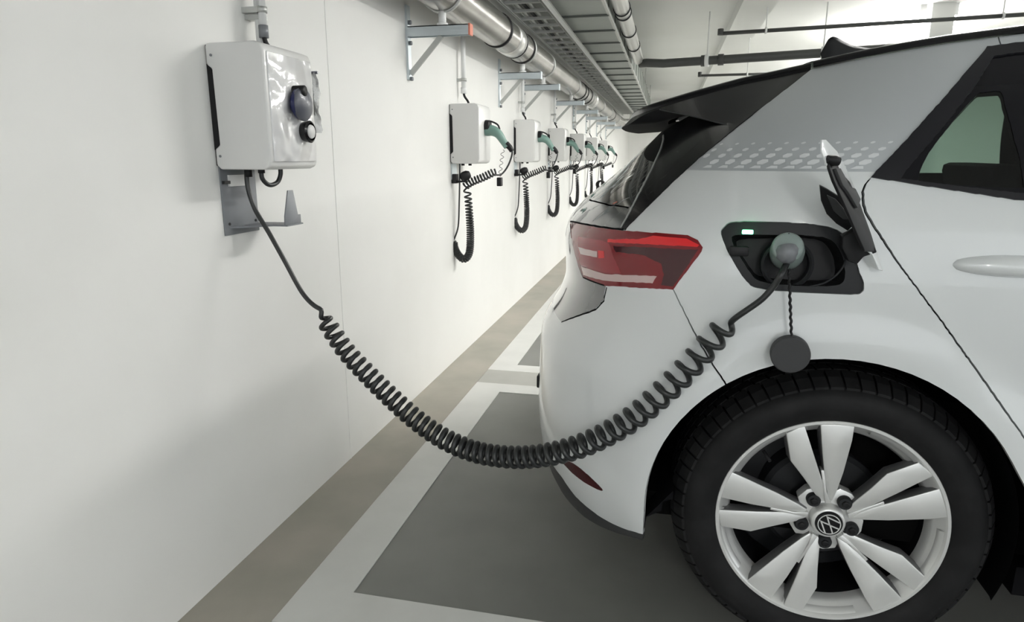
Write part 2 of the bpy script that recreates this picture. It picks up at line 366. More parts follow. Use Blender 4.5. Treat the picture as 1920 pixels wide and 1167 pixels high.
# sprinkler pipes
def sprinkler(u0, v0, u1, v1, y, r, label, hang, zend=None):
    a = atd(u0, v0, y); b = atd(u1, v1, y); b.z = b.z
    t = thing('sprinkler_pipe', a, label, 'pipe', 'thin pipes under the ceiling')
    MB().tube([a, b], r, 10).build('pipe_body', m_dpipe, t)
    MB().tube([a+Vector((0, 0, 0.045)), a-Vector((0, 0, 0.015))], r*1.5, 8).build('sprinkler_head', m_dpipe, t)
    for u in hang:
        q = (u-u0)/(u1-u0); c = a.lerp(b, q)
        h = MB(); h.tube([c, (c.x, c.y, CEIL)], 0.005, 6); h.tube([c-Vector((0.01, 0, 0)), c+Vector((0.01, 0, 0))], r*1.6, 8); h.build('hanger_rod', m_cond, t)
sprinkler(1351, 63, 1925, 27, 7.6, 0.020, 'long thin dark pipe crossing the white ceiling above the car roof', (1443, 1884))
sprinkler(1312, 142, 1480, 137, 9.4, 0.016, 'short thin grey pipe just above the car spoiler', (1402,))
# ================================================================ CHARGERS
BY = 1.563  # near face of the first charger
def make_charger(y0, first):
    lab = 'nearest white wall charger with a blue and grey socket cap' if first else 'second white wall charger from the camera, green connector plugged in'
    t = thing('wall_charger', (WX, y0+0.12, 1.125), lab, 'charger', 'white wall chargers')
    D = 0.165; x0 = WX; zb, zt = 1.120, 1.432; W = 0.235
    prof = [(x0+0.002, zt-0.006), (x0+0.002, zt-0.052), (x0+0.016, zt-0.062), (x0+0.018, zb+0.062), (x0+0.004, zb+0.052), (x0+0.004, zb+0.012), (x0+0.016, zb)]
    prof += [(x0+D-0.022, zb), (x0+D-0.006, zb+0.007), (x0+D, zb+0.024), (x0+D, zt-0.024), (x0+D-0.007, zt-0.006), (x0+D-0.025, zt+0.001), (x0+0.010, zt)]
    MB().prism(prof, 1, y0, y0+W).build('housing', m_box, t, bevel=0.006, segs=3)
    b = MB(); b.box((x0, y0+0.004, zb+0.05), (x0+0.018, y0+W-0.004, zt-0.05)); b.box((x0, y0+0.006, zb+0.01), (x0+0.004, y0+W-0.006, zt-0.004)); b.build('back_plate', m_blk, t)
    for z in (zt-0.030, zb+0.034):
        MB().tube([(x0+0.018, y0+0.0005, z), (x0+0.018, y0-0.0015, z)], 0.0035, 10).build('screw', m_grey, t)
    for dx in (0.055, 0.095):
        MB().tube([(x0+dx, y0+0.06, zb+0.002), (x0+dx, y0+0.06, zb-0.010)], 0.009, 12).build('cable_gland', m_blk, t)
    return t
def socket_first(t, y0):
    xf = WX+0.165; c = Vector((xf-0.014, y0+0.128, 1.290))
    # glossy wrapped lid with raised plateau
    a = MB(); pl = [(y0+0.012, 1.140), (y0+0.223, 1.140), (y0+0.223, 1.41), (y0+0.012, 1.41)]
    a.prism(pl, 0, xf-0.002, xf+0.004); a.build('front_film', m_film, t, bevel=0.003)
    b = MB(); b.lathe([(0.0, 0), (0.030, 0), (0.034, 0.003), (0.034, 0.010), (0.026, 0.014), (0.026, 0.024), (0.040, 0.028), (0.040, 0.038)], c, (1, 0, 0), 32); s = b.build('socket', m_blue, t, autos=40)
    b = MB(); b.lathe([(0.036, 0.0), (0.043, 0.004), (0.044, 0.010), (0.038, 0.016), (0.0, 0.023)], c+Vector((0.030, 0.004, 0)), (1, 0, 0), 32); b.build('socket_cap', m_cap, t, autos=40)
    b = MB(); b.lathe([(0.014, 0), (0.014, 0.05), (0.0, 0.05)], c+Vector((0.0, -0.002, 0.034)), (1, 0, 0), 20); b.build('cap_hinge', m_blk, t)
    k = c+Vector((0.026, 0.034, -0.070))
    b = MB(); b.lathe([(0.0, -0.022), (0.020, -0.022), (0.028, 0.0), (0.030, 0.012), (0.024, 0.016)], k, (1, 0, 0), 28); b.build('key_ring', m_gloss, t, autos=40)
    b = MB(); b.lathe([(0.019, 0.014), (0.017, 0.018), (0.0, 0.019)], k, (1, 0, 0), 24); b.build('key_label', m_box, t)
ch1 = make_charger(BY, True); socket_first(ch1, BY)
CH = [3.525, 5.075, 6.58, 8.09, 9.62, 11.2]
ch2 = make_charger(CH[0], False)
ordn = ['second', 'third', 'fourth', 'fifth', 'sixth', 'seventh']
MB().lathe([(0, 0), (0.034, 0), (0.034, 0.018), (0.028, 0.022), (0, 0.022)], (WX+0.165, CH[0]+0.13, 1.318), (1, 0, 0), 28).build('socket', m_blk, ch2, autos=40)
for i in range(1, 6):
    c = copy_tree(ch2, Vector((0, CH[i]-CH[0], 0)))
    c['label'] = '%s white wall charger from the camera, green connector plugged in' % ordn[i]
c['label'] = 'farthest white wall charger in the row'
# conduits above the chargers
def conduit(y, x, ztop, zend, r, label):
    t = thing('cable_conduit', (x, y, zend), label, 'conduit', 'white conduits above the chargers')
    MB().tube([(x, y, ztop), (x, y, zend)], r, 14).build('pipe_body', m_cond, t)
    MB().tube([(x, y, zend+0.028), (x, y, zend-0.004)], r*1.25, 14).build('end_sleeve', m_grey if r < 0.012 else m_cond, t)
    a = MB(); a.box((WX, y-0.012, zend+0.06), (x, y+0.012, zend+0.075)); a.tube([(x, y, zend+0.060), (x, y, zend+0.075)], r*1.35, 14); a.build('pipe_clip', m_tray, t)
    pts = cr([(x, y, zend), (x+0.004, y+0.004, zend-0.02), (x+0.018, y+0.02, zend-0.045), (x+0.02, y+0.025, zend-0.065)], 4)
    MB().tube(pts, 0.0065, 8).build('feed_cable', m_blk, t)
conduit(BY+0.185, WX+0.055, 2.7, 1.475, 0.0105, 'short end of white conduit with grey sleeve above the nearest charger')
t = thing('cable_conduit', (WX+0.03, BY+0.2, 1.44), 'thin white conduit on the wall behind the nearest charger', 'conduit', 'white conduits above the chargers')
MB().tube([(WX+0.035, BY+0.20, 2.7), (WX+0.035, BY+0.20, 1.40)], 0.012, 12).build('pipe_body', m_cond, t)
for z in (1.52, 2.0): MB().box((WX, BY+0.185, z), (WX+0.052, BY+0.215, z+0.012)).build('pipe_clip', m_tray, t)
for i, y in enumerate(CH):
    conduit(y+0.16, WX+0.035, 1.84, 1.50, 0.013, 'white conduit feeding the %s wall charger' % ordn[i])
# holder below first charger
h1 = thing('plug_holder', (WX, BY+0.08, 0.97), 'grey metal plug holder with hook under the nearest charger', 'holder')
ya = on(417, 400, 0, WX).y; yb = on(482, 400, 0, WX).y; zb_ = on(448, 438, 0, WX).z
MB().box((WX, ya, zb_), (WX+0.004, yb, 1.13)).build('wall_plate', m_grey, h1, bevel=0.001)
MB().box((WX+0.004, ya+0.03, 1.075), (WX+0.010, ya+0.10, 1.105)).build('white_label', m_box, h1)
a = MB(); a.box((WX+0.004, ya+0.005, 1.082), (WX+0.012, ya+0.03, 1.090)); a.build('latch', m_blk, h1)
for q, z in ((0.02, zb_+0.03), (0.14, zb_+0.03)): MB().tube([(WX+0.003, ya+q, z), (WX+0.006, ya+q, z)], 0.004, 8).build('screw', m_blk, h1)
lz = zb_+0.018
L = [(WX+0.003, ya+0.02), (WX+0.085, yb-0.055), (WX+0.128, yb-0.055), (WX+0.128, yb+0.03), (WX+0.003, yb+0.02)]
MB().prism(L, 2, lz, lz+0.004).build('ledge', m_grey, h1)
fx = WX+0.118
a = MB(); a.prism([(yb-0.055, lz+0.003), (yb+0.03, lz+0.003), (yb+0.03, lz+0.028), (yb+0.016, lz+0.028), (yb-0.002, lz+0.098), (yb-0.028, lz+0.098), (yb-0.052, lz+0.028)], 0, fx, fx+0.004)
a.build('hook_fin', m_grey, h1, bevel=0.001)
# pouch hanging at the far side of the first charger
py = BY+0.250
t = thing('document_pouch', (WX+0.12, py, 1.33), 'clear crumpled plastic pouch hanging behind the nearest charger', 'pouch')
a = MB(); nx, nz = 10, 18; vs = []
for j in range(nz+1):
    for i in range(nx+1):
        x = WX+0.095+0.075*i/nx; z = 1.22+0.165*j/nz
        vs.append((x, py+0.012*math.sin(i*1.3+j*0.6)*0.6+0.004*math.sin(j*1.7), z))
fs = [(j*(nx+1)+i, j*(nx+1)+i+1, (j+1)*(nx+1)+i+1, (j+1)*(nx+1)+i) for j in range(nz) for i in range(nx)]
vs2 = [(v[0], v[1]+0.008, v[2]) for v in vs]; a.add(vs, fs, 0, True); a.add(vs2, fs, 0, True); a.build('pouch_sheet', m_pouch, t, merge=False)
a = MB(); a.box((WX+0.13, py+0.003, 1.27), (WX+0.155, py+0.006, 1.345)); a.build('leaflet', m_gap, t)
a = MB(); a.tube([(WX+0.05, py, 1.385), (WX+0.175, py, 1.385)], 0.004, 8); a.build('hanging_strip', m_cap, t)
# ---------------------------------------------------------------- main charging cable
A0 = Vector((WX+0.055, BY+0.06, 1.112))
Pplug = atd(1478, 500, 1.425)
Y0c, X0c = A0.y, A0.x
def onv(u, v):
    """point on the vertical plane through the cable's two ends."""
    r = ray(u, v); n = Vector(((Pplug.y-0.03)-Y0c, -(Pplug.x-X0c), 0))
    t = n.dot(A0-CAM)/n.dot(r); return CAM+r*t
t = thing('charging_cable', A0, 'thick black coiled charging cable from the nearest charger to the car', 'cable')
lead = cr([onv(*p) for p in [(462, 317), (465, 352), (478, 392), (505, 438), (535, 492), (566, 548), (590, 574), (612, 584)]], 8)
ccl = [(606, 592), (620, 617), (650, 660), (690, 703), (740, 752), (790, 795), (840, 827), (890, 847), (940, 856), (990, 857), (1040, 850), (1090, 836), (1140, 813), (1190, 782), (1235, 744), (1275, 706), (1310, 668), (1342, 632), (1372, 607)]
cen = resample(cr([onv(*p) for p in ccl], 12), 600)
# loop spacing grows towards the ends: phase follows the spacing table
px_pos = []
for p in cen:
    q = p-CAM; z = q.dot(fwd); px_pos.append((PPX+FPX*q.dot(right)/z, PPY+FPX*q.dot(down)/z))
acc = [0.0]
for i in range(1, len(px_pos)):
    u = px_pos[i][0]; dd = math.dist(px_pos[i], px_pos[i-1])
    pitch = interp(u, [606, 640, 700, 800, 900, 1000, 1080, 1150, 1230, 1300, 1372], [19, 17, 15.5, 14.2, 13.2, 14.2, 17.5, 21, 27, 31, 34])
    acc.append(acc[-1]+dd/pitch)
NT = acc[-1]
def phase(f):
    x = f*(len(acc)-1); i = min(int(x), len(acc)-2); return 2*PI*(acc[i]+(acc[i+1]-acc[i])*(x-i))
def rad(f):
    e = min(1, f*60, (1-f)*50)
    return interp(f, [0, 0.15, 0.6, 0.85, 1], [0.0195, 0.0220, 0.0235, 0.0245, 0.0225])*(0.35+0.65*e)
coil = helix(cen, phase, rad, int(NT*20))
tail = cr([onv(1372, 600), onv(1400, 582), onv(1430, 560), onv(1452, 535), onv(1466, 512), atd(1476, 492, 1.43)], 8)
wire = lead[:-3]+coil+tail[4:]
# relax the joins a little
for _ in range(2):
    for i in list(range(len(lead)-10, len(lead)+12))+list(range(len(lead)+len(coil)-14, len(lead)+len(coil)+6)):
        if 0 < i < len(wire)-1: wire[i] = (wire[i-1]+wire[i]*2+wire[i+1])/4
MB().tube(wire, 0.0064, 10).build('coiled_cable', m_cable, t)
MB().tube([A0+Vector((0, 0, 0.012)), A0-Vector((0, 0, 0.012))], 0.010, 12).build('cable_gland', m_blk, t)
# spare loop below first charger
t = thing('cable_loop', (WX+0.10, BY+0.1, 1.11), 'short black cable loop under the nearest charger', 'cable')
lp = cr([atd(490, 316, 1.64), atd(492, 335, 1.64), atd(505, 347, 1.66), atd(520, 342, 1.69), atd(526, 327, 1.70), atd(525, 312, 1.70)], 6)
MB().tube(lp, 0.0062, 10).build('loop_body', m_cable, t)
# ---------------------------------------------------------------- cables of the other chargers
def ring_pts(): pass
y2 = CH[0]
HK = Vector((WX+0.075, y2+0.03, 1.055))     # hook of holder
def holder(y2):
    t = thing('cable_holder', (WX, y2+0.05, 0.9), 'black cable holder bracket under the second wall charger', 'holder', 'black cable holders under the chargers')
    MB().box((WX, y2+0.015, 1.035), (WX+0.006, y2+0.10, 1.12)).build('wall_plate', m_zinc, t)
    MB().box((WX, y2+0.015, 1.015), (WX+0.03, y2+0.06, 1.065)).build('clamp_block', m_blk, t, bevel=0.003)
    a = MB(); a.box((WX+0.02, y2+0.025, 1.02), (WX+0.085, y2+0.05, 1.03)); a.build('arm', m_blk, t)
    a = MB(); a.lathe([(0, -0.025), (0.020, -0.025), (0.026, -0.01), (0.026, 0.012), (0.018, 0.028), (0, 0.028)], HK, (0.8, 0.5, 0.35), 20); a.build('hook_knob', m_blk, t)
    return t
def hang_cable(y2):
    t = thing('hanging_cable', (WX+0.1, y2+0.05, 1.0), 'coiled black cable and green connector on the second wall charger', 'cable', 'hanging cables of the wall chargers')
    yb = y2+0.05
    def Q(u, v, y=None): return atd(u, v, y or yb)
    # straight riser from U turn to charger bottom
    ris = cr([Q(862, 302), Q(862, 330), Q(861, 380), Q(859, 425), Q(851, 450)], 6)
    c1 = resample(cr([Q(851, 452), Q(853, 466), Q(861, 480), Q(871, 486), Q(880, 474), Q(882, 440), Q(880, 400), Q(877, 365), Q(874, 350)], 10), 300)
    def r1(f): return 0.0175*min(1, 0.4+f*30)
    def ph1(f): return 2*PI*44*(1-(1-f)**1.55)
    h1 = helix(c1, ph1, r1, 44*16)
    c2 = resample(cr([Q(872, 350), Q(885, 341), Q(905, 333), Q(928, 322)], 10), 160)
    h2 = helix(c2, lambda f: 2*PI*11*f, lambda f: 0.0185, 11*14)
    rest = cr([Q(928, 328), Q(940, 327, y2+0.08), Q(952, 312, y2+0.11), Q(960, 290, y2+0.13), Q(959, 275, y2+0.13)], 8)
    MB().tube(ris, 0.0045, 8).build('straight_lead', m_cable, t)
    MB().tube(h1, 0.0052, 7).build('hanging_coil', m_cable, t)
    MB().tube(h2, 0.0052, 7).build('side_coil', m_cable, t)
    MB().tube(rest, 0.0048, 8).build('plug_lead', m_cable, t)
    # connector: body from the socket outwards, bent grip
    yc = y2+0.13; c0 = Vector((WX+0.187, yc, 1.318))
    pts = cr([c0, Q(912, 244, yc), Q(923, 245, yc), Q(934, 251, yc), Q(943, 264, yc), Q(951, 276, yc)], 6)
    n = len(pts)
    g = t
    MB().tube(pts, lambda i: interp(i/n, [0, 0.25, 0.5, 0.75, 1], [0.027, 0.031, 0.027, 0.020, 0.017]), 14).build('connector_grip', m_conn, g)
    MB().tube(cr([Q(949, 270, yc), Q(956, 277, yc), Q(960, 284, yc)], 4), lambda i: 0.018-0.0007*i, 12).build('grip_sleeve', m_blk, g)
    MB().lathe([(0, -0.016), (0.033, -0.016), (0.034, -0.004), (0.028, 0.002), (0, 0.002)], c0+Vector((0.004, 0, 0)), (1, 0, -0.1), 24).build('connector_collar', m_blk, g, autos=40)
    a = MB(); a.tube(cr([Q(903, 232, yc), Q(909, 227, yc), Q(921, 228, yc), Q(933, 234, yc), Q(937, 243, yc)], 5), 0.0050, 8); a.build('latch_lever', m_blk, g)
    a = MB(); a.tube(cr([Q(904, 250, yc), Q(906, 259, yc), Q(909, 266, yc)], 4), lambda i: 0.012-0.001*i, 8); a.build('trigger', m_blk, g)
    # dust cap on a wavy cord
    wv = []
    for k in range(41):
        f = k/40; u = 943-6*f+3.2*math.sin(f*PI*9); v = 281+50*f; wv.append(Q(u, v, y2+0.09))
    MB().tube(wv, 0.0016, 5).build('cap_cord', m_blk2, t)
    MB().box(Q(931, 333, y2+0.07), Q(943, 349, y2+0.11)).build('dust_cap', m_blk, t, bevel=0.004)
    return t
hd = holder(y2); hc = hang_cable(y2)
for i in range(1, 6):
    d = Vector((0, CH[i]-CH[0], 0))
    c = copy_tree(hd, d); c['label'] = 'black cable holder bracket under the %s wall charger' % ordn[i]
    c = copy_tree(hc, d); c['label'] = 'coiled black cable and green connector on the %s wall charger' % ordn[i]
# dark bundle hanging low behind the row
bp = on(1120, 345, 0, WX+0.16)
t = thing('cable_bundle', bp, 'black bundled cable hanging from a cord left of the car rear glass', 'cable')
yb = bp.y
MB().tube([atd(1126, 305, yb), atd(1126, 335, yb)], 0.006, 8).build('cord', m_blk, t)
c = atd(1126, 346, yb); rr = 0.06
wp = []
for k in range(241):
    f = k/240; a = f*2*PI*6; wp.append(c+Vector((math.cos(a)*rr*(0.75+0.25*math.sin(f*9)), (f-0.5)*0.08, math.sin(a)*rr*0.8)))
MB().tube(wp, 0.012, 8).build('bundle', m_blk, t)
# ================================================================ CAR
SY, HW = 1.44, 0.90                 # near side plane, half width
YC = SY+HW
HUB = atd(1553, 980, 1.49)
LR, NR = 0.55, 2.5
FXX = HUB.x+2.77+0.80
def Rz(z):
    return cinterp(z, [0.20, 0.25, 0.31, 0.41, 0.50, 0.58, 0.645, 0.69, 0.735, 0.775, 0.81, 0.86, 0.92, 0.954, 0.986, 1.034, 1.11, 1.162, 1.226, 1.30, 1.40, 1.60],
                  [-0.355, -0.372, -0.385, -0.392, -0.390, -0.387, -0.382, -0.361, -0.335, -0.319, -0.311, -0.312, -0.315, -0.309, -0.292, -0.250, -0.160, -0.104, -0.038, 0.035, 0.13, 0.30])
def Fz(z): return FXX-interp(z, [0.2, 0.5, 0.7, 1.0, 1.5], [0.05, 0.0, 0.03, 0.35, 1.3])
ZT_X = [-0.2, -0.09, 0.05, 0.166, 0.303, 0.434, 0.56, 0.70, 1.0, 1.5, 2.0, 2.35, 2.8, 3.2, 3.6, 4.0]
ZT_Z = [1.262, 1.270, 1.304, 1.330, 1.350, 1.371, 1.388, 1.402, 1.425, 1.43, 1.40, 1.27, 1.06, 0.98, 0.90, 0.76]
def Zt(x): return interp(x, ZT_X, ZT_Z)
_ph = [PI/2*k/800 for k in range(801)]
_arc = [0.0]
def _cn(p): return (max(math.cos(p), 0)**(2/NR), max(math.sin(p), 0)**(2/NR))
for k in range(800):
    a, b = _cn(_ph[k]), _cn(_ph[k+1]); _arc.append(_arc[-1]+math.hypot((a[0]-b[0])*LR, (a[1]-b[1])*HW))
SC = _arc[-1]
def corner(s):
    s = max(0, min(SC, s)); import bisect
    i = max(0, min(799, bisect.bisect_right(_arc, s)-1)); q = (s-_arc[i])/max(1e-9, _arc[i+1]-_arc[i])
    return _cn(_ph[i]+(_ph[i+1]-_ph[i])*q)
MLEN = FXX+0.39-2*LR
STOT = 2*SC+MLEN
def inset(x, z):
    if z < 1.1: i = cinterp(z, [0.2, 0.28, 0.36, 0.46, 0.60, 0.70, 0.80, 0.92, 1.0, 1.05, 1.1, 1.15], [0.055, 0.030, 0.014, 0.006, 0.010, 0.014, 0.007, 0.005, 0.013, 0.024, 0.038, 0.056])
    else:
        zt_ = max(Zt(x), 1.22)-1.1; t = (z-1.1)/zt_; i = 0.038+0.32*zt_*max(0, t)+(0.211-0.32*zt_)*max(0, t)**2
    for hx in (HUB.x, HUB.x+2.77):
        d = math.hypot(x-hx+0.02, z-0.355)
        i -= 0.012*(1-sstep((d-0.405)/0.09))
    return i
def S(s, z, mirror=False, off=0.0):
    if s <= SC: cx, cy = corner(s); x = Rz(z)+LR*(1-cx)
    elif s < SC+MLEN: x = (Rz(z)+LR)+(s-SC)/MLEN*((Fz(z)-LR)-(Rz(z)+LR)); cy = 1.0
    else: cx, cy = corner(STOT-s); x = Fz(z)-LR*(1-cx)
    i = inset(x, z)
    y = SY+i+(HW-i)*(1-cy)
    return Vector((x, y, z))
def Sn(s, z):
    h = 0.002
    a = S(s+h, z)-S(s-h, z) if s > h else S(s+h, z)-S(s, z)
    b = S(s, z+h)-S(s, z-h)
    n = a.cross(b)
    if n.length < 1e-12: return Vector((0, -1, 0))
    n.normalize()
    # outward: away from the car's middle
    p = S(s, z); c = Vector((max(0.4, min(3.0, p.x)), YC, min(z, 0.9)))
    return n if n.dot(p-c) > 0 else -n
def So(s, z, off, mirror=False):
    p = S(s, z)+(Sn(s, z)*off if off else Vector((0, 0, 0)))
    if s < 0.02: p.y = min(p.y, YC)
    if s <= 1e-6: p.y = YC
    if mirror: p.y = 2*YC-p.y
    return p
def SP(s, z):
    """spoiler skin: the body skin drawn out rearwards"""
    p = S(s, z); p.x -= 0.132*sstep((0.80-s)/0.34); return p
# base mesh for mapping photograph outlines onto the body
NS, NZ = 260, 150
SMAX = SC+1.3
bv = [S(SMAX*i/NS, 0.2+1.3*j/NZ) for j in range(NZ+1) for i in range(NS+1)]
bf = [(j*(NS+1)+i, j*(NS+1)+i+1, (j+1)*(NS+1)+i+1, (j+1)*(NS+1)+i) for j in range(NZ) for i in range(NS)]
BVH = BVHTree.FromPolygons(bv, bf)
def hit(u, v):
    loc, n, idx, d = BVH.ray_cast(CAM, ray(u, v).normalized())
    if loc is None: return None
    j, i = divmod(idx, NS); best = None
    for a in range(7):
        for b in range(7):
            s = SMAX*(i+a/6)/NS; z = 0.2+1.3*(j+b/6)/NZ; e = (S(s, z)-loc).length
            if best is None or e < best[0]: best = (e, s, z)
    return (best[1], best[2])
bvp = [SP(SC*1.2*i/200, 1.15+0.3*j/80) for j in range(81) for i in range(201)]
BVP = BVHTree.FromPolygons(bvp, [(j*201+i, j*201+i+1, (j+1)*201+i+1, (j+1)*201+i) for j in range(80) for i in range(200)])
def hitp(u, v):
    loc, n, idx, d = BVP.ray_cast(CAM, ray(u, v).normalized())
    if loc is None: return None
    j, i = divmod(idx, 200); best = None
    for a in range(7):
        for b in range(7):
            s = SC*1.2*(i+a/6)/200; z = 1.15+0.3*(j+b/6)/80; e = (SP(s, z)-loc).length
            if best is None or e < best[0]: best = (e, s, z)
    return (best[1], best[2])
def outline(pts, closed=True, step=6.0):
    """pixels of the photograph or ('s', s, z); straight runs are subdivided before they are laid on the body"""
    out = []; n = len(pts)
    for k in range(n if closed else n-1):
        a, b = pts[k], pts[(k+1) % n]
        if a[0] == 's' or b[0] == 's':
            A = (a[1], a[2]) if a[0] == 's' else hit(*a)
            if A is None: print('miss', a); continue
            out.append(A)
        else:
            m_ = max(1, int(math.dist(a, b)/step))
            for q in range(m_):
                h = hit(a[0]+(b[0]-a[0])*q/m_, a[1]+(b[1]-a[1])*q/m_)
                if h: out.append(h)
                elif q == 0: print('miss', a)
    if not closed:
        a = pts[-1]; A = (a[1], a[2]) if a[0] == 's' else hit(*a)
        if A: out.append(A)
    return out
def strip(line, wdt):
    """thin closed polygon around a polyline in (s, z)"""
    L, R = [], []
    for i, p in enumerate(line):
        a = Vector(line[max(i-1, 0)]); b = Vector(line[min(i+1, len(line)-1)]); t = (b-a).normalized(); n = Vector((-t.y, t.x))*wdt/2
        L.append(tuple(Vector(p)+n)); R.append(tuple(Vector(p)-n))
    return L+R[::-1]
def smooth(pts, n=5, closed=True):
    return [tuple(p) for p in cr([Vector((a[0], a[1])) for a in pts], n, closed)]
def inpoly(x, y, P):
    c = False; j = len(P)-1
    for i in range(len(P)):
        if (P[i][1] > y) != (P[j][1] > y) and x < (P[j][0]-P[i][0])*(y-P[i][1])/(P[j][1]-P[i][1])+P[i][0]: c = not c
        j = i
    return c
def s_of_x(x, z): return SC+(x-(Rz(z)+LR))/(((Fz(z)-LR)-(Rz(z)+LR)))*MLEN
REG = []          # (key, polygon, offset) in order of priority
def reg(key, poly): REG.append((key, poly))
# wheel openings: circles in x,z
def archpoly(hx):
    out = []
    for k in range(72):
        a = 2*PI*k/72; x = hx-0.022+0.387*math.cos(a); z = 0.357+0.387*math.sin(a)
        if math.cos(a) > 0: x += 0.035*sstep((0.55-z)/0.2)
        if z < 0.357: x = hx-0.022+math.copysign(0.387, math.cos(a))+(0.035 if math.cos(a) > 0 else 0); z = max(0.15, z)
        # solve s for x at z
        lo, hi = 0.0, STOT
        for _ in range(40):
            m_ = (lo+hi)/2
            if S(m_, z).x < x: lo = m_
            else: hi = m_
        out.append((lo, z))
    return out
AR = archpoly(HUB.x); AF = archpoly(HUB.x+2.77)
reg('none', AR); reg('none', AF)
# below the white bumper edge
white_low = outline([('s', -0.02, 0.345)]+smooth([(1052, 893), (1080, 932), (1120, 966), (1160, 988), (1207, 1003), (1216, 1005)], 4, False), closed=False)
skirt_low = outline([('s', -0.02, 0.325)]+smooth([(1050, 916), (1062, 940), (1090, 966), (1140, 994), (1207, 1014), (1216, 1016)], 4, False), closed=False)
s_end = white_low[-1][0]
reg('none', skirt_low+[(skirt_low[-1][0], 0.1), (-0.02, 0.1)])
reg('bumper_skirt', white_low+skirt_low[::-1])
reg('none', [(s_end-0.3, 0.10), (s_end+0.9, 0.10), (s_end+0.9, 0.285), (s_end, 0.28), (s_end-0.01, 0.2)])
# sill between the wheels
sA = s_of_x(HUB.x+0.2, 0.3); sB = s_of_x(HUB.x+2.6, 0.3)
reg('sill_trim', [(sA, 0.20), (sB, 0.20), (sB, 0.30), (sA, 0.30)])
reg('reflector', outline(smooth([(1052, 862), (1068, 866), (1090, 880), (1115, 903), (1131, 920), (1112, 914), (1088, 899), (1066, 880)], 3)))
# port opening
port_px = smooth([(1352, 438), (1360, 422), (1380, 415), (1450, 416), (1520, 420), (1562, 428), (1588, 445), (1600, 470), (1610, 505), (1620, 532), (1616, 549), (1596, 553), (1540, 551), (1470, 547), (1420, 541), (1400, 528), (1382, 503), (1362, 467)], 4)
port = outline(port_px); port_c = (sum(p[0] for p in port)/len(port), sum(p[1] for p in port)/len(port))
def shrink(P, c, k): return [(c[0]+(p[0]-c[0])*k[0], c[1]+(p[1]-c[1])*k[1]) for p in P]
port_in_px = smooth([(1372, 452), (1385, 440), (1450, 440), (1520, 442), (1560, 450), (1578, 475), (1586, 510), (1580, 532), (1550, 538), (1480, 536), (1425, 528), (1402, 505)], 4)
port_in = outline(port_in_px)
reg('port_hole', port_in); reg('port_bezel', port)
# tail light and its pieces
TL = [(1069, 417), (1120, 427), (1170, 433), (1230, 437), (1290, 441), (1309, 450), (1318, 464), (1316, 472), (1290, 506), (1262, 543), (1200, 540), (1136, 536), (1112, 528), (1093, 520), (1085, 500), (1078, 475), (1073, 455), (1070, 435)]
reg('joint_seal', strip(outline([(1070, 420), (1073, 455), (1078, 475), (1085, 500), (1093, 520), (1112, 528), (1134, 536)], closed=False), 0.004))
reg('joint_seal', strip(outline([(1069, 415), (1120, 425), (1170, 431)], closed=False), 0.0045))
reg('light_bar', outline([(1140, 449), (1200, 449), (1225, 443), (1288, 448), (1311, 460), (1308, 463), (1220, 459), (1140, 455)]))
reg('light_dot', outline([(1122, 470), (1133, 471), (1134, 484), (1123, 485)]))
reg('light_reverse', outline([(1085, 464), (1120, 472), (1120, 483), (1089, 477)]))
reg('light_strip', outline([(1090, 500), (1135, 514), (1180, 516), (1232, 518), (1224, 531), (1170, 529), (1130, 526), (1094, 516)]))
reg('light_mid', outline([(1075, 442), (1130, 452), (1142, 456), (1150, 480), (1165, 513), (1135, 512), (1090, 498), (1080, 470)]))
reg('light_dark', outline([(1150, 462), (1215, 464), (1285, 468), (1310, 468), (1262, 538), (1240, 535), (1245, 515), (1240, 495), (1205, 478), (1155, 473)]))
reg('taillight', outline(TL))
cut = outline([(1262, 543), (1290, 600), (1312, 644), (1340, 690), (1362, 722)], closed=False)
reg('none', strip(cut, 0.0028))
# window group (near door glass, trim, frit)
win_lo = 1.065
def sx(x, z): return ('s', s_of_x(x, z), z)
W1 = outline([(1632, 333), (1700, 262), (1770, 184), (1850, 90), (1902, 83), sx(1.0, 1.385), sx(1.5, 1.39), sx(2.0, 1.36), sx(2.5, 1.13), sx(2.62, 1.05), sx(1.8, 1.045), sx(1.2, 1.055), (1902, 375), (1765, 354)], step=8)
clear1 = outline(smooth([(1722, 340), (1726, 318), (1742, 286), (1772, 246), (1800, 212), (1832, 178), (1846, 173), (1876, 172), (1884, 196), (1894, 230), (1902, 262)], 3, False)+[(1913, 300), (1920, 352), (1850, 351), (1780, 346)])
reg('door_glass_clear', clear1)
reg('front_glass', [(s_of_x(0.80, 1.08), 1.075), (s_of_x(0.72, 1.33), 1.335), (s_of_x(1.25, 1.36), 1.365), (s_of_x(1.32, 1.07), 1.075)])
reg('front_glass', [(s_of_x(1.42, 1.08), 1.075), (s_of_x(1.36, 1.36), 1.365), (s_of_x(1.95, 1.33), 1.34), (s_of_x(2.38, 1.08), 1.075)])
glass_px = [(1688, 336), (1700, 318), (1768, 240), (1830, 160), (1862, 108), (1902, 102)]
reg('window_frit', outline(glass_px+[sx(1.2, 1.375), sx(2.0, 1.345), sx(2.45, 1.075), sx(1.2, 1.068), (1902, 362), (1800, 350)]))
reg('window_trim', W1)
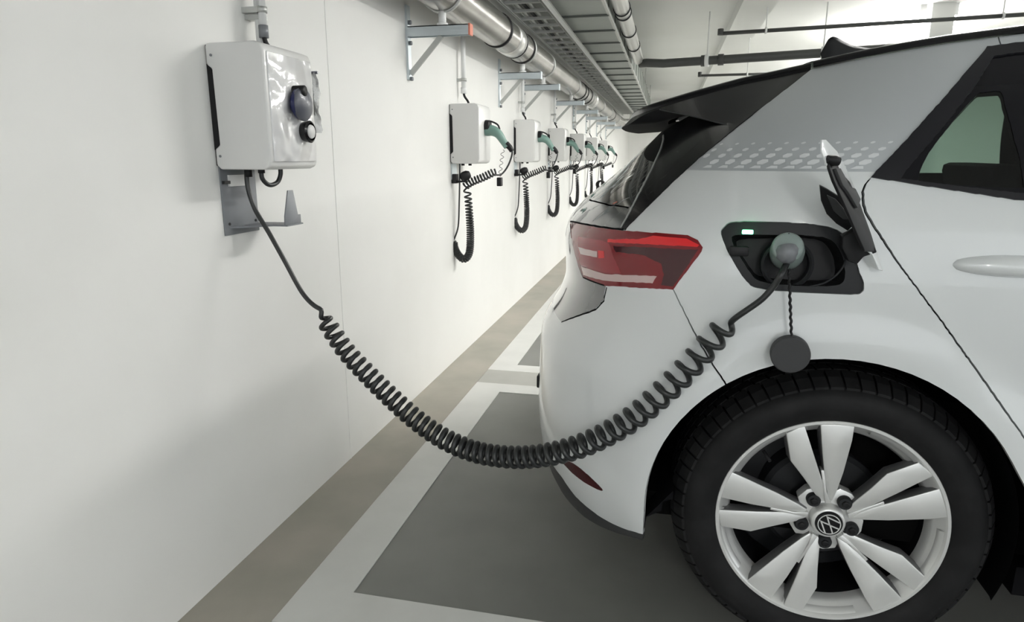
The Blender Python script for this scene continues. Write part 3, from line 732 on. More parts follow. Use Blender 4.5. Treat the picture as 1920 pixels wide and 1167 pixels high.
# gap lines of the door
seam1 = outline([(1632, 335), (1623, 345), (1618, 360), (1618, 378), (1623, 397), (1636, 420), (1680, 488), (1760, 595), (1830, 693), (1902, 795), (1925, 828)], closed=False)
reg('none', strip(seam1, 0.0035))
z_ = 0.30
s1b = seam1[-1]
seam2 = [(s_of_x(1.34, 1.05), 1.05), (s_of_x(1.38, 0.8), 0.8), (s_of_x(1.38, 0.3), 0.3)]
reg('none', strip(seam2, 0.004))
reg('none', strip([(s_of_x(2.42, 1.05), 1.05), (s_of_x(2.50, 0.8), 0.8), (s_of_x(2.46, 0.3), 0.3)], 0.004))
reg('none', strip(outline([(1871, 66), (1873, 74), (1877, 86)], closed=False), 0.002))
# black fin and spoiler flank, rear hatch
finl = [(1237, 204), (1242, 215), (1245, 240), (1245, 262), (1240, 280), (1226, 312), (1204, 355), (1182, 398), (1166, 428)]
edge = [(1520, 131), (1450, 185), (1380, 241), (1310, 298), (1262, 342), (1215, 388), (1172, 431)]
chrome = []
for k, p in enumerate(finl): chrome.append(p)
fl_ = outline(finl, closed=False); ed_ = outline(edge, closed=False)
topS = lambda s: 1.62
reg('fin_chrome', strip(fl_[1:], 0.0032))
reg('none', [(-0.02, 1.255)]+[(fl_[0][0], 1.255), fl_[0]]+outline([(1237, 204), (1300, 216), (1383, 236)], closed=False)+outline([(1383, 236), (1450, 186), (1520, 131)], closed=False)+[(ed_[0][0], 1.6), (-0.02, 1.6)])
reg('side_fin', fl_+ed_[::-1][:-1][:len(ed_)] )
seam_h = outline([(1108, 376), (1140, 384), (1176, 388)], closed=False)
zl = fl_[-1][1]
zsm = seam_h[0][1]
reg('none', strip([(-0.02, zsm)]+seam_h+[(seam_h[-1][0]+0.01, seam_h[-1][1]-0.002)], 0.004))
tlz = hit(1075, 421)
reg('rear_glass', [(-0.02, zsm), (0.79, seam_h[-1][1]+0.0), (0.72, 1.16)]+[(fl_[0][0]+0.05, 1.255), (-0.02, 1.255)])
hl_ = outline([(1137, 539), (1132, 564), (1117, 581), (1086, 592), (1052, 604)], closed=False)
reg('hatch_seal', strip(hl_, 0.005))
hl = outline([(1136, 537), (1131, 563), (1116, 580), (1085, 591), (1052, 603)], closed=False)
reg('hatch_panel', [(-0.02, zsm), (0.79, seam_h[-1][1]), (fl_[-1][0]+0.02, fl_[-1][1]-0.004), (hl[0][0], hl[0][1])]+hl[1:]+[(-0.02, hl[-1][1])])
# silver film on the pillar
fz = 1.1225
filmL = [p for p in ed_ if p[1] > fz]
reg('pillar_film', ed_[:]+[])  # placeholder replaced below
REG.pop()
film_poly = [(filmL[0][0]-0.0, 1.6)]+filmL+[(filmL[-1][0]-0.02, fz), (s_of_x(0.41, fz), fz), (s_of_x(1.0, 1.38), 1.395), (s_of_x(2.4, 1.13), 1.12), (s_of_x(2.4, 1.13), 1.6)]
reg('pillar_film', film_poly)
# door panels
doorp = [(p[0], p[1]) for p in seam1]+[(s1b[0]+0.05, 0.30), (seam2[-1][0], 0.30), (seam2[0][0], 1.05), (s_of_x(0.6, 1.11), 1.115)]
reg('rear_door', doorp)
reg('front_door', [(seam2[0][0], 1.06), (seam2[1][0], 0.8), (seam2[2][0], 0.3), (s_of_x(2.46, 0.3), 0.3), (s_of_x(2.50, 0.8), 0.8), (s_of_x(2.42, 1.05), 1.06)])
# rear bumper is the panel behind the gap line, the rest is the body
bump = [(-0.02, 0.2), (-0.02, hl[-1][1]+0.001)]+hl[::-1]+[hit(1136, 538), hit(1262, 544)]+cut+[(cut[-1][0], 0.2)]
reg('rear_bumper', bump)
# ---- constrained triangulation of the whole side in (s, z)
pts2 = []; edges2 = []
def addpoly(P, closed=True):
    b = len(pts2); Q_ = []; n = len(P)
    for i in range(n):
        a, c = P[i], P[(i+1) % n]; m_ = max(1, int(math.hypot(a[0]-c[0], a[1]-c[1])/(0.012 if (a[0] < SC+0.9 or c[0] < SC+0.9) else 0.03)))
        if not closed and i == n-1: m_ = 1
        for q in range(m_): Q_.append((a[0]+(c[0]-a[0])*q/m_, a[1]+(c[1]-a[1])*q/m_))
    P = Q_
    for p in P: pts2.append(Vector((p[0], p[1])))
    n = len(P)
    for i in range(n if closed else n-1): edges2.append((b+i, b+(i+1) % n))
Z0, Z1 = 0.2, 1.5
def topcurve():
    out = []; n = 320
    for k in range(n+1):
        s = STOT*k/n; z = 1.3
        for _ in range(30): z = 0.5*z+0.5*Zt(S(s, z).x)
        out.append((s, z))
    return out
TOP = topcurve()
def ztop_s(s):
    x = s/STOT*(len(TOP)-1); i = max(0, min(len(TOP)-2, int(x))); return TOP[i][1]+(TOP[i+1][1]-TOP[i][1])*(x-i)
for key, P in REG: addpoly(P)
addpoly([(s, z) for s, z in TOP]+[(STOT, Z0), (0, Z0)])
s = 0.0
while s < STOT:
    dense = s < SC+0.75
    dz = 0.0125 if dense else 0.03
    z = Z0+dz*0.5
    k = 0
    while z < ztop_s(s)-0.004:
        pts2.append(Vector((s+(0.3*dz if k % 2 else 0), z))); z += dz; k += 1
    s += dz
vo, eo, fo, _, _, _ = delaunay_2d_cdt(pts2, edges2, [], 0, 1e-5, True)
BB = [(min(p[0] for p in P), max(p[0] for p in P), min(p[1] for p in P), max(p[1] for p in P)) for _, P in REG]
parts = {}
for f in fo:
    cx = sum(vo[i].x for i in f)/3; cz = sum(vo[i].y for i in f)/3
    if cx < 0 or cx > STOT or cz < Z0 or cz > ztop_s(cx): continue
    key = 'body_shell'
    for (kk, P), b in zip(REG, BB):
        if b[0] <= cx <= b[1] and b[2] <= cz <= b[3] and inpoly(cx, cz, P): key = kk; break
    parts.setdefault(key, []).append(f)
def shell(key, name, mt, parent, off=0.0, thick=0.012, both='one', floor=None, mats=None):
    """one body panel: skin at an offset, with its edges turned inwards"""
    F = parts.get(key, [])
    if not F: print('EMPTY', key); return None
    objs = []
    sides = [(False,), (True,)] if both == 'two' else [(False, True)] if both == 'one' else [(False,)]
    for ms in sides:
        mb = MB()
        for mir in ms:
            ids = {}; vs = []; tri = []
            for f in F:
                t_ = []
                for i in f:
                    if i not in ids: ids[i] = len(vs); vs.append(So(vo[i].x, vo[i].y, off, mir))
                    t_.append(ids[i])
                tri.append(tuple(t_))
            mb.add(vs, tri, 0, True)
            cnt = {}
            for f in F:
                for a, b in ((f[0], f[1]), (f[1], f[2]), (f[2], f[0])): cnt[(a, b)] = 1
            sk = []; sf = []
            for (a, b) in cnt:
                if (b, a) in cnt: continue
                if vo[a].x < 1e-4 and vo[b].x < 1e-4: continue
                k = len(sk)
                for i, o_ in ((a, off), (b, off), (b, off-thick), (a, off-thick)): sk.append(So(vo[i].x, vo[i].y, o_, mir))
                sf.append((k, k+1, k+2, k+3))
            mb.skirt = True
            mb.add(sk, sf, 0, False)
        objs.append(build_shell(mb, name, mt, parent))
    return objs
def build_shell(mb, name, mt, parent):
    off = gloc(parent); me = bpy.data.meshes.new(name)
    me.from_pydata([p-off for p in mb.v], [], mb.f)
    me.materials.append(mt); me.polygons.foreach_set('use_smooth', mb.sm)
    bm = bmesh.new(); bm.from_mesh(me)
    bmesh.ops.remove_doubles(bm, verts=[v for v in bm.verts if abs(v.co.y+off.y-YC) < 1e-4], dist=2e-4)
    # orient outwards
    for f in bm.faces:
        c = f.calc_center_median()+off; q = Vector((max(0.4, min(3.0, c.x)), YC, min(c.z, 0.8)))
        if f.smooth and f.normal.dot(c-q) < 0: f.normal_flip()
    bm.to_mesh(me); bm.free()
    o = bpy.data.objects.new(name, me); COL.objects.link(o); o.parent = parent; return o
car = thing('electric_car', (HUB.x+1.4, YC, 0), 'white hatchback with black spoiler, plugged in through its open charging flap', 'car')
shell('body_shell', 'body_shell', m_white, car)
shell('rear_door', 'rear_door', m_white, car, both='two')
shell('front_door', 'front_door', m_white, car, both='two')
shell('rear_bumper', 'rear_bumper', m_white, car)
shell('bumper_skirt', 'bumper_skirt', m_skirt, car)
shell('sill_trim', 'sill_trim', m_blk, car, both='two')
shell('reflector', 'bumper_reflector', m_redd, car, off=0.001, both='two')
shell('hatch_panel', 'hatch_panel', m_hatch, car)
shell('hatch_seal', 'hatch_seal', m_liner, car, off=-0.001, both='two')
shell('joint_seal', 'light_seal', m_liner, car, off=-0.001, both='two')
shell('rear_glass', 'rear_glass', m_rglass, car, off=-0.002)
shell('side_fin', 'side_fin', m_gloss, car, off=0.002, both='two')
shell('fin_chrome', 'fin_edge_strip', m_tray, car, off=0.004, both='two')
shell('window_trim', 'window_trim', m_trim, car, off=0.004, both='two')
fr = shell('window_frit', 'window_border', m_frit, car, off=0.0, thick=0.004, both='two')
gl = shell('door_glass_clear', 'rear_door_window', m_glass, car, off=-0.001, thick=0.003, both='two')
shell('front_glass', 'front_door_window', m_glass, car, off=-0.001, thick=0.003, both='two')
tl = shell('taillight', 'taillight', m_red, car, off=0.001, both='two')
for key, nm, mt, of in (('light_bar', 'light_bar', m_redb, 0.0015), ('light_dot', 'lamp_spot', m_redb, 0.0015), ('light_reverse', 'reverse_lamp', m_pink, 0.001), ('light_strip', 'turn_signal', m_pink, 0.001), ('light_mid', 'brake_lamp', m_redm, 0.001), ('light_dark', 'outer_lens', m_redd, 0.001)):
    ob = shell(key, nm, mt, car, off=of, both='two')
    for a, b in zip(ob, tl):
        a.parent = b
# silver film with pale dots
film = shell('pillar_film', 'pillar_film', m_silver, car, off=0.0, both='two')
for fo_, mir in zip(film, (False, True)):
    mb = MB(); row = 0
    zs = [1.1278, 1.1410, 1.1542, 1.1672, 1.1800]; rw = [0.0122, 0.0116, 0.0096, 0.0072, 0.0046]
    for r_, (z, w_) in enumerate(zip(zs, rw)):
        x = 0.02+(0.0158 if r_ % 2 else 0)
        while x < 0.50:
            s = s_of_x(x, z); key = None
            if s < SC: # inside the curved corner: find s
                lo, hi = 0, SC
                for _ in range(30):
                    m_ = (lo+hi)/2
                    if S(m_, z).x < x: lo = m_
                    else: hi = m_
                s = lo
            ok = all(inpoly(s+a_, z, film_poly) for a_ in (-w_, w_)) and not any(inpoly(s+a_, z, W1) for a_ in (-w_, w_))
            ok = ok and not inpoly(s, z, port)
            if ok:
                hh = w_*0.46; six = [(1, 0), (0.5, 1), (-0.5, 1), (-1, 0), (-0.5, -1 if r_ else 0), (0.5, -1 if r_ else 0)]
                mb.add([So(s+a_*w_, max(z+b_*hh, fz+0.0006), 0.0006, mir) for a_, b_ in six], [tuple(range(6))])
            x += 0.0316
    fo_.data.materials.append(m_dot); bm = bmesh.new(); bm.from_mesh(fo_.data); o_ = gloc(fo_)
    for f in mb.f:
        nf = bm.faces.new([bm.verts.new(mb.v[i]-o_) for i in f]); nf.material_index = 1; nf.normal_update()
        if (nf.normal.y > 0) != mir: nf.normal_flip()
    bm.to_mesh(fo_.data); bm.free()
# pale edge where the film ends and along the fin
# bezel and cavity of the charging port
bez = shell('port_bezel', 'port_bezel', m_blk2, car, off=-0.006, thick=0.02, both='near')[0]
def cavity():
    mb = MB(); n = len(port_in); rings = []
    for o_, k in ((-0.006, 1.0), (-0.03, 0.97), (-0.055, 0.93)):
        P = shrink(port_in, port_c, (k, k)); rings.append([So(a, b, o_) for a, b in P])
    vs = [p for r_ in rings for p in r_]
    fs = [(j*n+i, j*n+(i+1) % n, (j+1)*n+(i+1) % n, (j+1)*n+i) for j in range(2) for i in range(n)]
    fs.append(tuple(range(2*n, 3*n)))
    mb.add(vs, fs, 0, False); return mb.build('port_cavity', m_blk, bez, merge=False)
cavity()
mb = MB()                                              # closed flush panel on the far side
F = parts['port_bezel']+parts['port_hole']
ids = {}; vs = []; tri = []
for f in F:
    t_ = []
    for i in f:
        if i not in ids: ids[i] = len(vs); vs.append(So(vo[i].x, vo[i].y, 0, True))
        t_.append(ids[i])
    tri.append(tuple(t_))
mb.add(vs, tri, 0, True); build_shell(mb, 'flank_panel', m_white, car)
# dark inner shell
mb = MB()
for mir in (False, True):
    ids = {}; vs = []; tri = []
    for key, F in parts.items():
        if key in ('none', 'port_hole', 'port_bezel', 'door_glass_clear', 'front_glass'): continue
        for f in F:
            t_ = []
            for i in f:
                if i not in ids: ids[i] = len(vs); vs.append(So(vo[i].x, vo[i].y, -0.013, mir))
                t_.append(ids[i])
            tri.append(tuple(t_))
    mb.add(vs, tri, 0, True)
# behind the gap lines only (none above the sill height, not in the wheel openings)
for mir in (False, True):
    ids = {}; vs = []; tri = []
    for f in parts['none']:
        cx = sum(vo[i].x for i in f)/3; cz = sum(vo[i].y for i in f)/3
        if inpoly(cx, cz, AR) or inpoly(cx, cz, AF) or cz < 0.33: continue
        t_ = []
        for i in f:
            if i not in ids: ids[i] = len(vs); vs.append(So(vo[i].x, vo[i].y, -0.013, mir))
            t_.append(ids[i])
        tri.append(tuple(t_))
    if tri: mb.add(vs, tri, 0, True)
build_shell(mb, 'inner_lining', m_inner, car)
# roof, windscreen and bonnet: loft between the two top edges
def loft(s_a, s_b, name, mt, crown, n=60, rail=True, fn=None):
    prof = [(0, 0), (0.001, 0.006), (0.005, 0.013), (0.014, 0.017), (0.03, 0.0185)] if rail else [(0, 0), (0.004, 0.004), (0.02, 0.010)]
    mb = MB(); rows = []
    for k in range(n+1):
        s = s_a+(s_b-s_a)*k/n
        if fn: p = fn(s)
        else: p = So(s, ztop_s(s), 0.003 if rail else 0.0)
        wv_ = YC-p.y
        row = []; kx = min(1.0, wv_/0.30)
        for a, b in prof: row.append(Vector((p.x, p.y+min(a, wv_*0.3), p.z+b*kx)))
        h0 = prof[-1][1]*kx; a0 = min(prof[-1][0], wv_*0.3)
        for q in (0.12, 0.26, 0.45, 0.7, 1.0):
            row.append(Vector((p.x, p.y+a0+(wv_-a0)*q, p.z+h0+crown*min(1.0, wv_/0.6)*(1-(1-q)**2))))
        rows.append(row+[Vector((v.x, 2*YC-v.y, v.z)) for v in row[-2::-1]])
    m_ = len(rows[0]); vs = [v for r_ in rows for v in r_]
    mb.add(vs, [(i*m_+j, i*m_+j+1, (i+1)*m_+j+1, (i+1)*m_+j) for i in range(n) for j in range(m_-1)], 0, True)
    o = mb.build(name, mt, car); return o
sj = ed_[0][0]+0.006
def s_x_top(x):
    lo, hi = 0, STOT
    for _ in range(40):
        m_ = (lo+hi)/2
        if S(m_, ztop_s(m_)).x < x: lo = m_
        else: hi = m_
    return lo
def zsp(s):
    z = 1.3
    for _ in range(30): z = 0.5*z+0.5*Zt(SP(s, z).x)
    return z
loft(0.0, sj-0.006, 'spoiler_top', m_gloss, 0.018, n=90, fn=lambda s: SP(s, zsp(s)))
# spoiler flank (from its lower line up to the top edge), lip and underside
lowl = [hitp(*p) for p in [(1237, 205), (1268, 211), (1300, 218), (1342, 229), (1380, 240)]]+[hitp(1383+(1519-1383)*q/14, 239+(131-239)*q/14) for q in range(1, 15)]
lowl = [p for p in lowl if p]
zl0 = zsp(0.0)-0.026
def zlow(s):
    if s < lowl[0][0]: return zl0+(lowl[0][1]-zl0)*sstep((s-(lowl[0][0]-0.12))/0.12)
    return interp(s, [p[0] for p in lowl], [p[1] for p in lowl])
mb = MB()
for mir in (False, True):
    rows = []; lows = []
    for k in range(121):
        s = (sj-0.006)*k/120; za = zlow(s); zb3 = zsp(s); za = min(za, zb3-0.002); r_ = []
        for q in range(9):
            p = SP(s, za+(zb3-za)*q/8)
            if k == 0: p.y = YC
            if mir: p.y = 2*YC-p.y
            r_.append(p)
        rows.append(r_)
        if s <= lowl[0][0]+0.16:
            e = S(s, 1.255); e.z = 1.262; 
            if k == 0: e.y = YC
            if mir: e.y = 2*YC-e.y
            lows.append([r_[0], r_[0].lerp(e, 0.5)-Vector((0, 0, 0.006)), e])
    vs = [v for r_ in rows for v in r_]; mb.add(vs, [(i*9+j, i*9+j+1, (i+1)*9+j+1, (i+1)*9+j) for i in range(120) for j in range(8)], 0, True)
    vs = [v for r_ in lows for v in r_]; mb.add(vs, [(i*3+j, i*3+j+1, (i+1)*3+j+1, (i+1)*3+j) for i in range(len(lows)-1) for j in range(2)], 1, True)
sp_ = mb.build('rear_spoiler', [m_gloss, m_under], car, merge=False)
for mir in (False, True):
    g_ = []
    for k in range(40):
        s = lowl[0][0]+(lowl[4][0]-lowl[0][0])*k/39; p = SP(s, zlow(s))+Vector((0, -0.0005, -0.001))
        if mir: p.y = 2*YC-p.y
        g_.append(p)
    MB().tube(g_, 0.0014, 6).build('spoiler_seam', m_blk2, sp_)
loft(sj, s_x_top(1.95), 'roof_panel', m_gloss, 0.020)
loft(s_x_top(1.95)+0.004, s_x_top(2.85), 'windscreen', m_rglass, 0.09, rail=False)
loft(s_x_top(2.85)+0.004, STOT, 'bonnet', m_white, 0.06, rail=False)
# interior: floor, seats, dashboard as dark shapes behind the glass
mb = MB(); mb.box((-0.1, SY+0.12, 0.28), (3.3, 2*YC-SY-0.12, 0.34)); mb.build('cabin_floor', m_inner, car)
mb = MB(); mb.box((0.35, SY+0.16, 0.34), (0.45, 2*YC-SY-0.16, 0.98)); mb.box((0.45, SY+0.16, 0.34), (0.95, 2*YC-SY-0.16, 0.62)); mb.build('rear_seat', m_inner, car, bevel=0.03)
for yy in (YC-0.62, YC+0.14):
    mb = MB(); mb.box((1.15, yy, 0.34), (1.65, yy+0.48, 0.66)); mb.prism([(1.15, 0.6), (1.32, 0.6), (1.12, 1.12), (1.0, 1.12)], 1, yy+0.02, yy+0.46); mb.build('front_seat', m_inner, car, bevel=0.03)
mb = MB(); mb.box((2.1, SY+0.16, 0.4), (2.5, 2*YC-SY-0.16, 0.98)); mb.build('dashboard', m_inner, car, bevel=0.04)
# door handle
def handle(mir):
    mb = MB(); z0 = 0.947
    hp = [atd(1787, 494, SY), atd(1800, 486, SY), atd(1850, 481, SY), atd(1915, 480, SY)]
    x0 = hp[0].x; x1 = x0+0.215
    rows = []; n = 24
    for k in range(n+1):
        q = k/n; x = x0+(x1-x0)*q
        e = math.sin(PI*min(1, max(0, q)))**0.42
        hz = 0.0205*e+0.0008; dp = 0.030*e
        yb = SY+inset(x, z0)-0.001
        rows.append([Vector((x, yb+0.004-dp*c_, z0+hz*s_)) for c_, s_ in [(max(0, math.cos(a))**0.8, math.sin(a)) for a in [(-0.5+j/12)*PI for j in range(13)]]])
    m_ = 13; vs = [v for r_ in rows for v in r_]
    if mir: vs = [Vector((v.x, 2*YC-v.y, v.z)) for v in vs]
    mb.add(vs, [(i*m_+j, i*m_+j+1, (i+1)*m_+j+1, (i+1)*m_+j) for i in range(n) for j in range(m_-1)], 0, True)
    mb.build('door_handle', m_white, car)
handle(False); handle(True)
# antenna
mb = MB(); rows = []; n = 26
aL = atd(1551, 100, YC); aR = atd(1668, 86, YC); at_ = atd(1562, 69, YC); a0 = atd(1549, 74, YC)
for k in range(n+1):
    q = k/n; x = aL.x-0.008+(aR.x-aL.x)*q; zb2 = at_.z-0.078+0.012*q
    top = interp(q, [0, 0.04, 0.10, 0.18, 0.30, 0.45, 0.65, 1], [0.030, 0.072, 0.078, 0.074, 0.060, 0.046, 0.036, 0.022])
    wd = interp(q, [0, 0.1, 0.5, 1], [0.010, 0.022, 0.028, 0.012])
    rows.append([Vector((x-(0.012 if k == 0 else 0)*b, YC+a*wd, zb2+top*b)) for a, b in ((-1, 0), (-0.55, 0.35), (-0.22, 0.8), (0, 1), (0.22, 0.8), (0.55, 0.35), (1, 0))])
vs = [v for r_ in rows for v in r_]; mb.add(vs, [(i*7+j, i*7+j+1, (i+1)*7+j+1, (i+1)*7+j) for i in range(n) for j in range(6)], 0, True)
mb.add(rows[0], [tuple(range(7))]); mb.build('roof_antenna', m_blk2, car)
print('ANT', at_.z, Zt(at_.x))
# wheel housing
n = 60
for hx in (HUB.x, HUB.x+2.77):
    for mir in (False, True):
        vs = []; mb = MB()
        for r_, yy in ((0.386, SY+0.030), (0.392, SY+0.05), (0.392, SY+0.38), (0.05, SY+0.38)):
            for k in range(n+1):
                a = math.radians(-22)+math.radians(206)*k/n
                Y = 2*YC-yy if mir else yy
                vs.append((hx-0.022+r_*math.cos(a), Y, max(0.16, 0.357+r_*math.sin(a))))
        m_ = n+1
        mb.add(vs, [(j*m_+i, j*m_+i+1, (j+1)*m_+i+1, (j+1)*m_+i) for j in range(3) for i in range(n)], 0, True)
        mb.build('wheel_housing', m_liner, car, merge=False)
mb = MB(); mb.box((0.0, SY+0.40, 0.20), (3.4, 2*YC-SY-0.40, 0.30)); mb.box((0.80, SY+0.10, 0.19), (2.7, 2*YC-SY-0.10, 0.26)); mb.build('underbody', m_liner, car)
# mud liner lower lip at the rear of the arch
a = [atd(1207, 1000, SY+0.03), atd(1210, 975, SY+0.03), atd(1262, 925, SY+0.03), atd(1262, 940, SY+0.03), atd(1243, 945, SY+0.03), atd(1240, 962, SY+0.03), atd(1212, 974, SY+0.03)]
MB().prism([(p.x, p.z) for p in a[1:]]+[(a[0].x, a[0].z)], 1, SY+0.04, SY+0.34).build('mud_liner', m_liner, car)
# black tow cover seen at the rear edge
q = atd(1017, 702, YC-0.32)
MB().box((q.x-0.004, YC-0.40, q.z-0.020), (q.x+0.03, YC-0.25, q.z+0.020)).build('tow_cover', m_blk, car, bevel=0.004)
# ---------------------------------------------------------------- wheels
def make_wheel(hub, full=True):
    t = thing('wheel', hub, None, None); del t
def wheel(hub):
    global car
    root = bpy.data.objects.new('wheel', None); COL.objects.link(root); root.parent = car; root.location = hub-Vector(car.location); root.empty_display_size = 0.1
    return root
WC = HUB.copy()
WR = 0.345
def L2(u, v, y=1.49):
    p = atd(u, v, y); return (p.x-WC.x, p.z-WC.z)
def build_wheel():
    root = wheel(WC); A = (0, 1, 0)
    # tyre: carcass
    pr = [(0.234, 0.012), (0.241, 0.000), (0.252, -0.010), (0.275, -0.019), (0.297, -0.018), (0.312, -0.010), (0.319, 0.000), (0.326, 0.014), (0.334, 0.034), (0.336, 0.190), (0.328, 0.215), (0.296, 0.232), (0.25, 0.225), (0.236, 0.205)]
    ty = MB().lathe(pr, WC+Vector((0, 0.0, 0)), A, 128).build('tyre', m_tyre, root, autos=50)
    mb = MB()
    # tread blocks: shoulder row and three inner rows
    N = 64
    for row, (h0, h1, r0a, r1a, ph, tilt) in enumerate(((-0.003, 0.046, 0.3225, 0.3472, 0, 0.010), (0.052, 0.088, 0.3475, 0.349, 0.5, 0.02), (0.094, 0.130, 0.349, 0.349, 0.2, -0.02), (0.136, 0.172, 0.349, 0.3475, 0.7, 0.02), (0.178, 0.216, 0.3452, 0.3275, 0.1, -0.01))):
        for k in range(N):
            a0 = 2*PI*(k+ph)/N; a1 = a0+2*PI/N*0.85; vs = []
            for aa in (a0, (a0+a1)/2, a1):
                for (hh, rt) in ((h0, r0a), ((h0+h1)/2, (r0a+r1a)/2+(0.004 if row in (0, 4) else 0.0005)), (h1, r1a)):
                    ao = aa+tilt*(hh-h0)/(h1-h0)
                    for rr_ in (rt-0.010, rt):
                        vs.append(WC+Vector((math.cos(ao)*rr_, hh, math.sin(ao)*rr_)))
            def I(a, b, c): return a*6+b*2+c
            fs = []
            for a in range(2):
                for b in range(2): fs.append((I(a, b, 1), I(a+1, b, 1), I(a+1, b+1, 1), I(a, b+1, 1)))
            for b in range(2): fs.append((I(0, b, 0), I(0, b, 1), I(0, b+1, 1), I(0, b+1, 0))); fs.append((I(2, b, 0), I(2, b+1, 0), I(2, b+1, 1), I(2, b, 1)))
            for a in range(2): fs.append((I(a, 0, 0), I(a+1, 0, 0), I(a+1, 0, 1), I(a, 0, 1))); fs.append((I(a, 2, 0), I(a, 2, 1), I(a+1, 2, 1), I(a+1, 2, 0)))
            mb.add(vs, fs, 0, False)
    mb.build('tread', m_tyre, root, merge=False)
    # rim barrel and lip
    rim = MB().lathe([(0.247, 0.004), (0.2475, -0.002), (0.245, -0.006), (0.239, -0.006), (0.235, -0.002), (0.228, 0.012), (0.218, 0.020), (0.213, 0.030), (0.209, 0.045), (0.204, 0.12), (0.210, 0.19), (0.222, 0.20)], WC, A, 128, mfun=lambda j: 1 if j >= 8 else 0).build('rim', [m_alloy, m_liner], root, autos=45)
    # inside: dark drum and back
    MB().lathe([(0.0, 0.085), (0.125, 0.085), (0.135, 0.095), (0.135, 0.15), (0.2, 0.155), (0.205, 0.16)], WC, A, 64).build('brake_drum', m_blk2, root, autos=40)
    MB().box(WC+Vector((0.13, 0.09, -0.03)), WC+Vector((0.165, 0.12, 0.01))).build('brake_bracket', m_alloyd, root, bevel=0.004)
    # spokes: five twin pairs, traced on the wheel face
    armL = [(1474, 812), (1508, 797), (1529, 862), (1543, 905), (1551, 940), (1545, 946), (1532, 934), (1506, 896), (1482, 864)]
    armR = [(1538, 795), (1602, 797), (1597, 826), (1582, 888), (1570, 926), (1562, 944), (1555, 940), (1548, 905), (1542, 850)]
    def spoke(poly, k, nm):
        P = [L2(*p) for p in poly]; ca, sa = math.cos(2*PI*k/5), math.sin(2*PI*k/5)
        Rr = []
        for x, z in P:
            r_ = math.hypot(x, z)
            Rr.append((x*ca-z*sa, x*sa+z*ca, r_))
        n = len(Rr); vs = []
        def dep(r_, back):      # dish: face recedes a little towards the hub
            return interp(r_, [0.04, 0.12, 0.22, 0.245], [0.010, 0.002, -0.006, -0.004])+(0.034 if back else 0)
        cx = sum(a[0] for a in Rr)/n; cz = sum(a[1] for a in Rr)/n
        for x, z, r_ in Rr:
            vs.append(WC+Vector((x, dep(r_, False), z)))
        for x, z, r_ in Rr:
            vs.append(WC+Vector((x+(x-cx)*0.10, dep(r_, True), z+(z-cz)*0.02)))
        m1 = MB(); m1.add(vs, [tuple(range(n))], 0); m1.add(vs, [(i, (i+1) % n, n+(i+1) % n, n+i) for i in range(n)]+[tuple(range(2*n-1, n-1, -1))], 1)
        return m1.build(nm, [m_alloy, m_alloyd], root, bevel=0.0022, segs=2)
    for k in range(5):
        spoke(armL, k, 'spoke'); spoke(armR, k, 'spoke')
        # rim pads beside the spokes
    # hub star: recessed web with bolt wells
    mb = MB(); pts = []
    for k in range(5):
        for da, r_ in ((-31, 0.064), (-20, 0.079), (0, 0.081), (20, 0.079), (31, 0.064), (36, 0.066)):
            a = math.radians(-90+72*k+da)
            pts.append((r_*math.cos(a), r_*math.sin(a)))
    n = len(pts)
    vs = [WC+Vector((x, 0.020, z)) for x, z in pts]+[WC+Vector((x*0.98, 0.05, z*0.98)) for x, z in pts]
    mb.add(vs, [tuple(range(n))], 0); mb.add(vs, [(i, (i+1) % n, n+(i+1) % n, n+i) for i in range(n)], 0)
    mb.build('hub_web', m_alloy, root, bevel=0.003)
    mb = MB()
    mb.lathe([(0.0295, -0.005), (0.033, -0.005), (0.0365, 0.000), (0.039, 0.022)], WC, A, 64); mb.build('hub_ring', m_alloy, root, autos=60)
    # connecting webs between the two arms of a pair
    for k in range(5):
        a = [L2(*p) for p in ((1540, 884), (1546, 884), (1551, 925), (1560, 946), (1548, 946), (1545, 920))]
        ca, sa = math.cos(2*PI*k/5), math.sin(2*PI*k/5)
        mb = MB(); mb.prism([(x*ca-z*sa+WC.x, x*sa+z*ca+WC.z) for x, z in a], 1, WC.y+0.004, WC.y+0.03); mb.build('spoke_web', m_alloy, root, bevel=0.0015)
    # grey back rim segments between pairs
    for k in range(5):
        a0 = -90+72*k; mb = MB(); vs = []; n = 14
        for j in range(n+1):
            a = math.radians(a0-20+40*j/n)
            for r_, yy in ((0.241, -0.004), (0.226, 0.004), (0.223, 0.030)): vs.append(WC+Vector((r_*math.cos(a), yy, r_*math.sin(a))))
        mb.add(vs, [(j*3+q, j*3+q+1, (j+1)*3+q+1, (j+1)*3+q) for j in range(n) for q in range(2)], 0, True); mb.build('rim_inlay', m_alloy, root)
    for k in range(5):
        a = math.radians(-90+72*k); c = WC+Vector((0.0560*math.cos(a), 0, 0.0560*math.sin(a)))
        m1 = MB(); m1.lathe([(0.0155, 0.021), (0.0155, 0.010), (0.0135, 0.006), (0.0, 0.006)], c, A, 24); b_ = m1.build('wheel_bolt', m_blk2, root, autos=40)
        m1 = MB(); m1.lathe([(0.0085, 0.0065), (0.0085, 0.002), (0.005, 0.001), (0.0, 0.003)], c, A, 6); m1.build('bolt_head', m_blk, root)
    # centre cap with its emblem
    cap = MB().lathe([(0.0295, 0.0), (0.0295, -0.006), (0.028, -0.008), (0.0, -0.009)], WC, A, 48).build('centre_cap', m_gloss, root, autos=40)
    yf = WC.y-0.0092
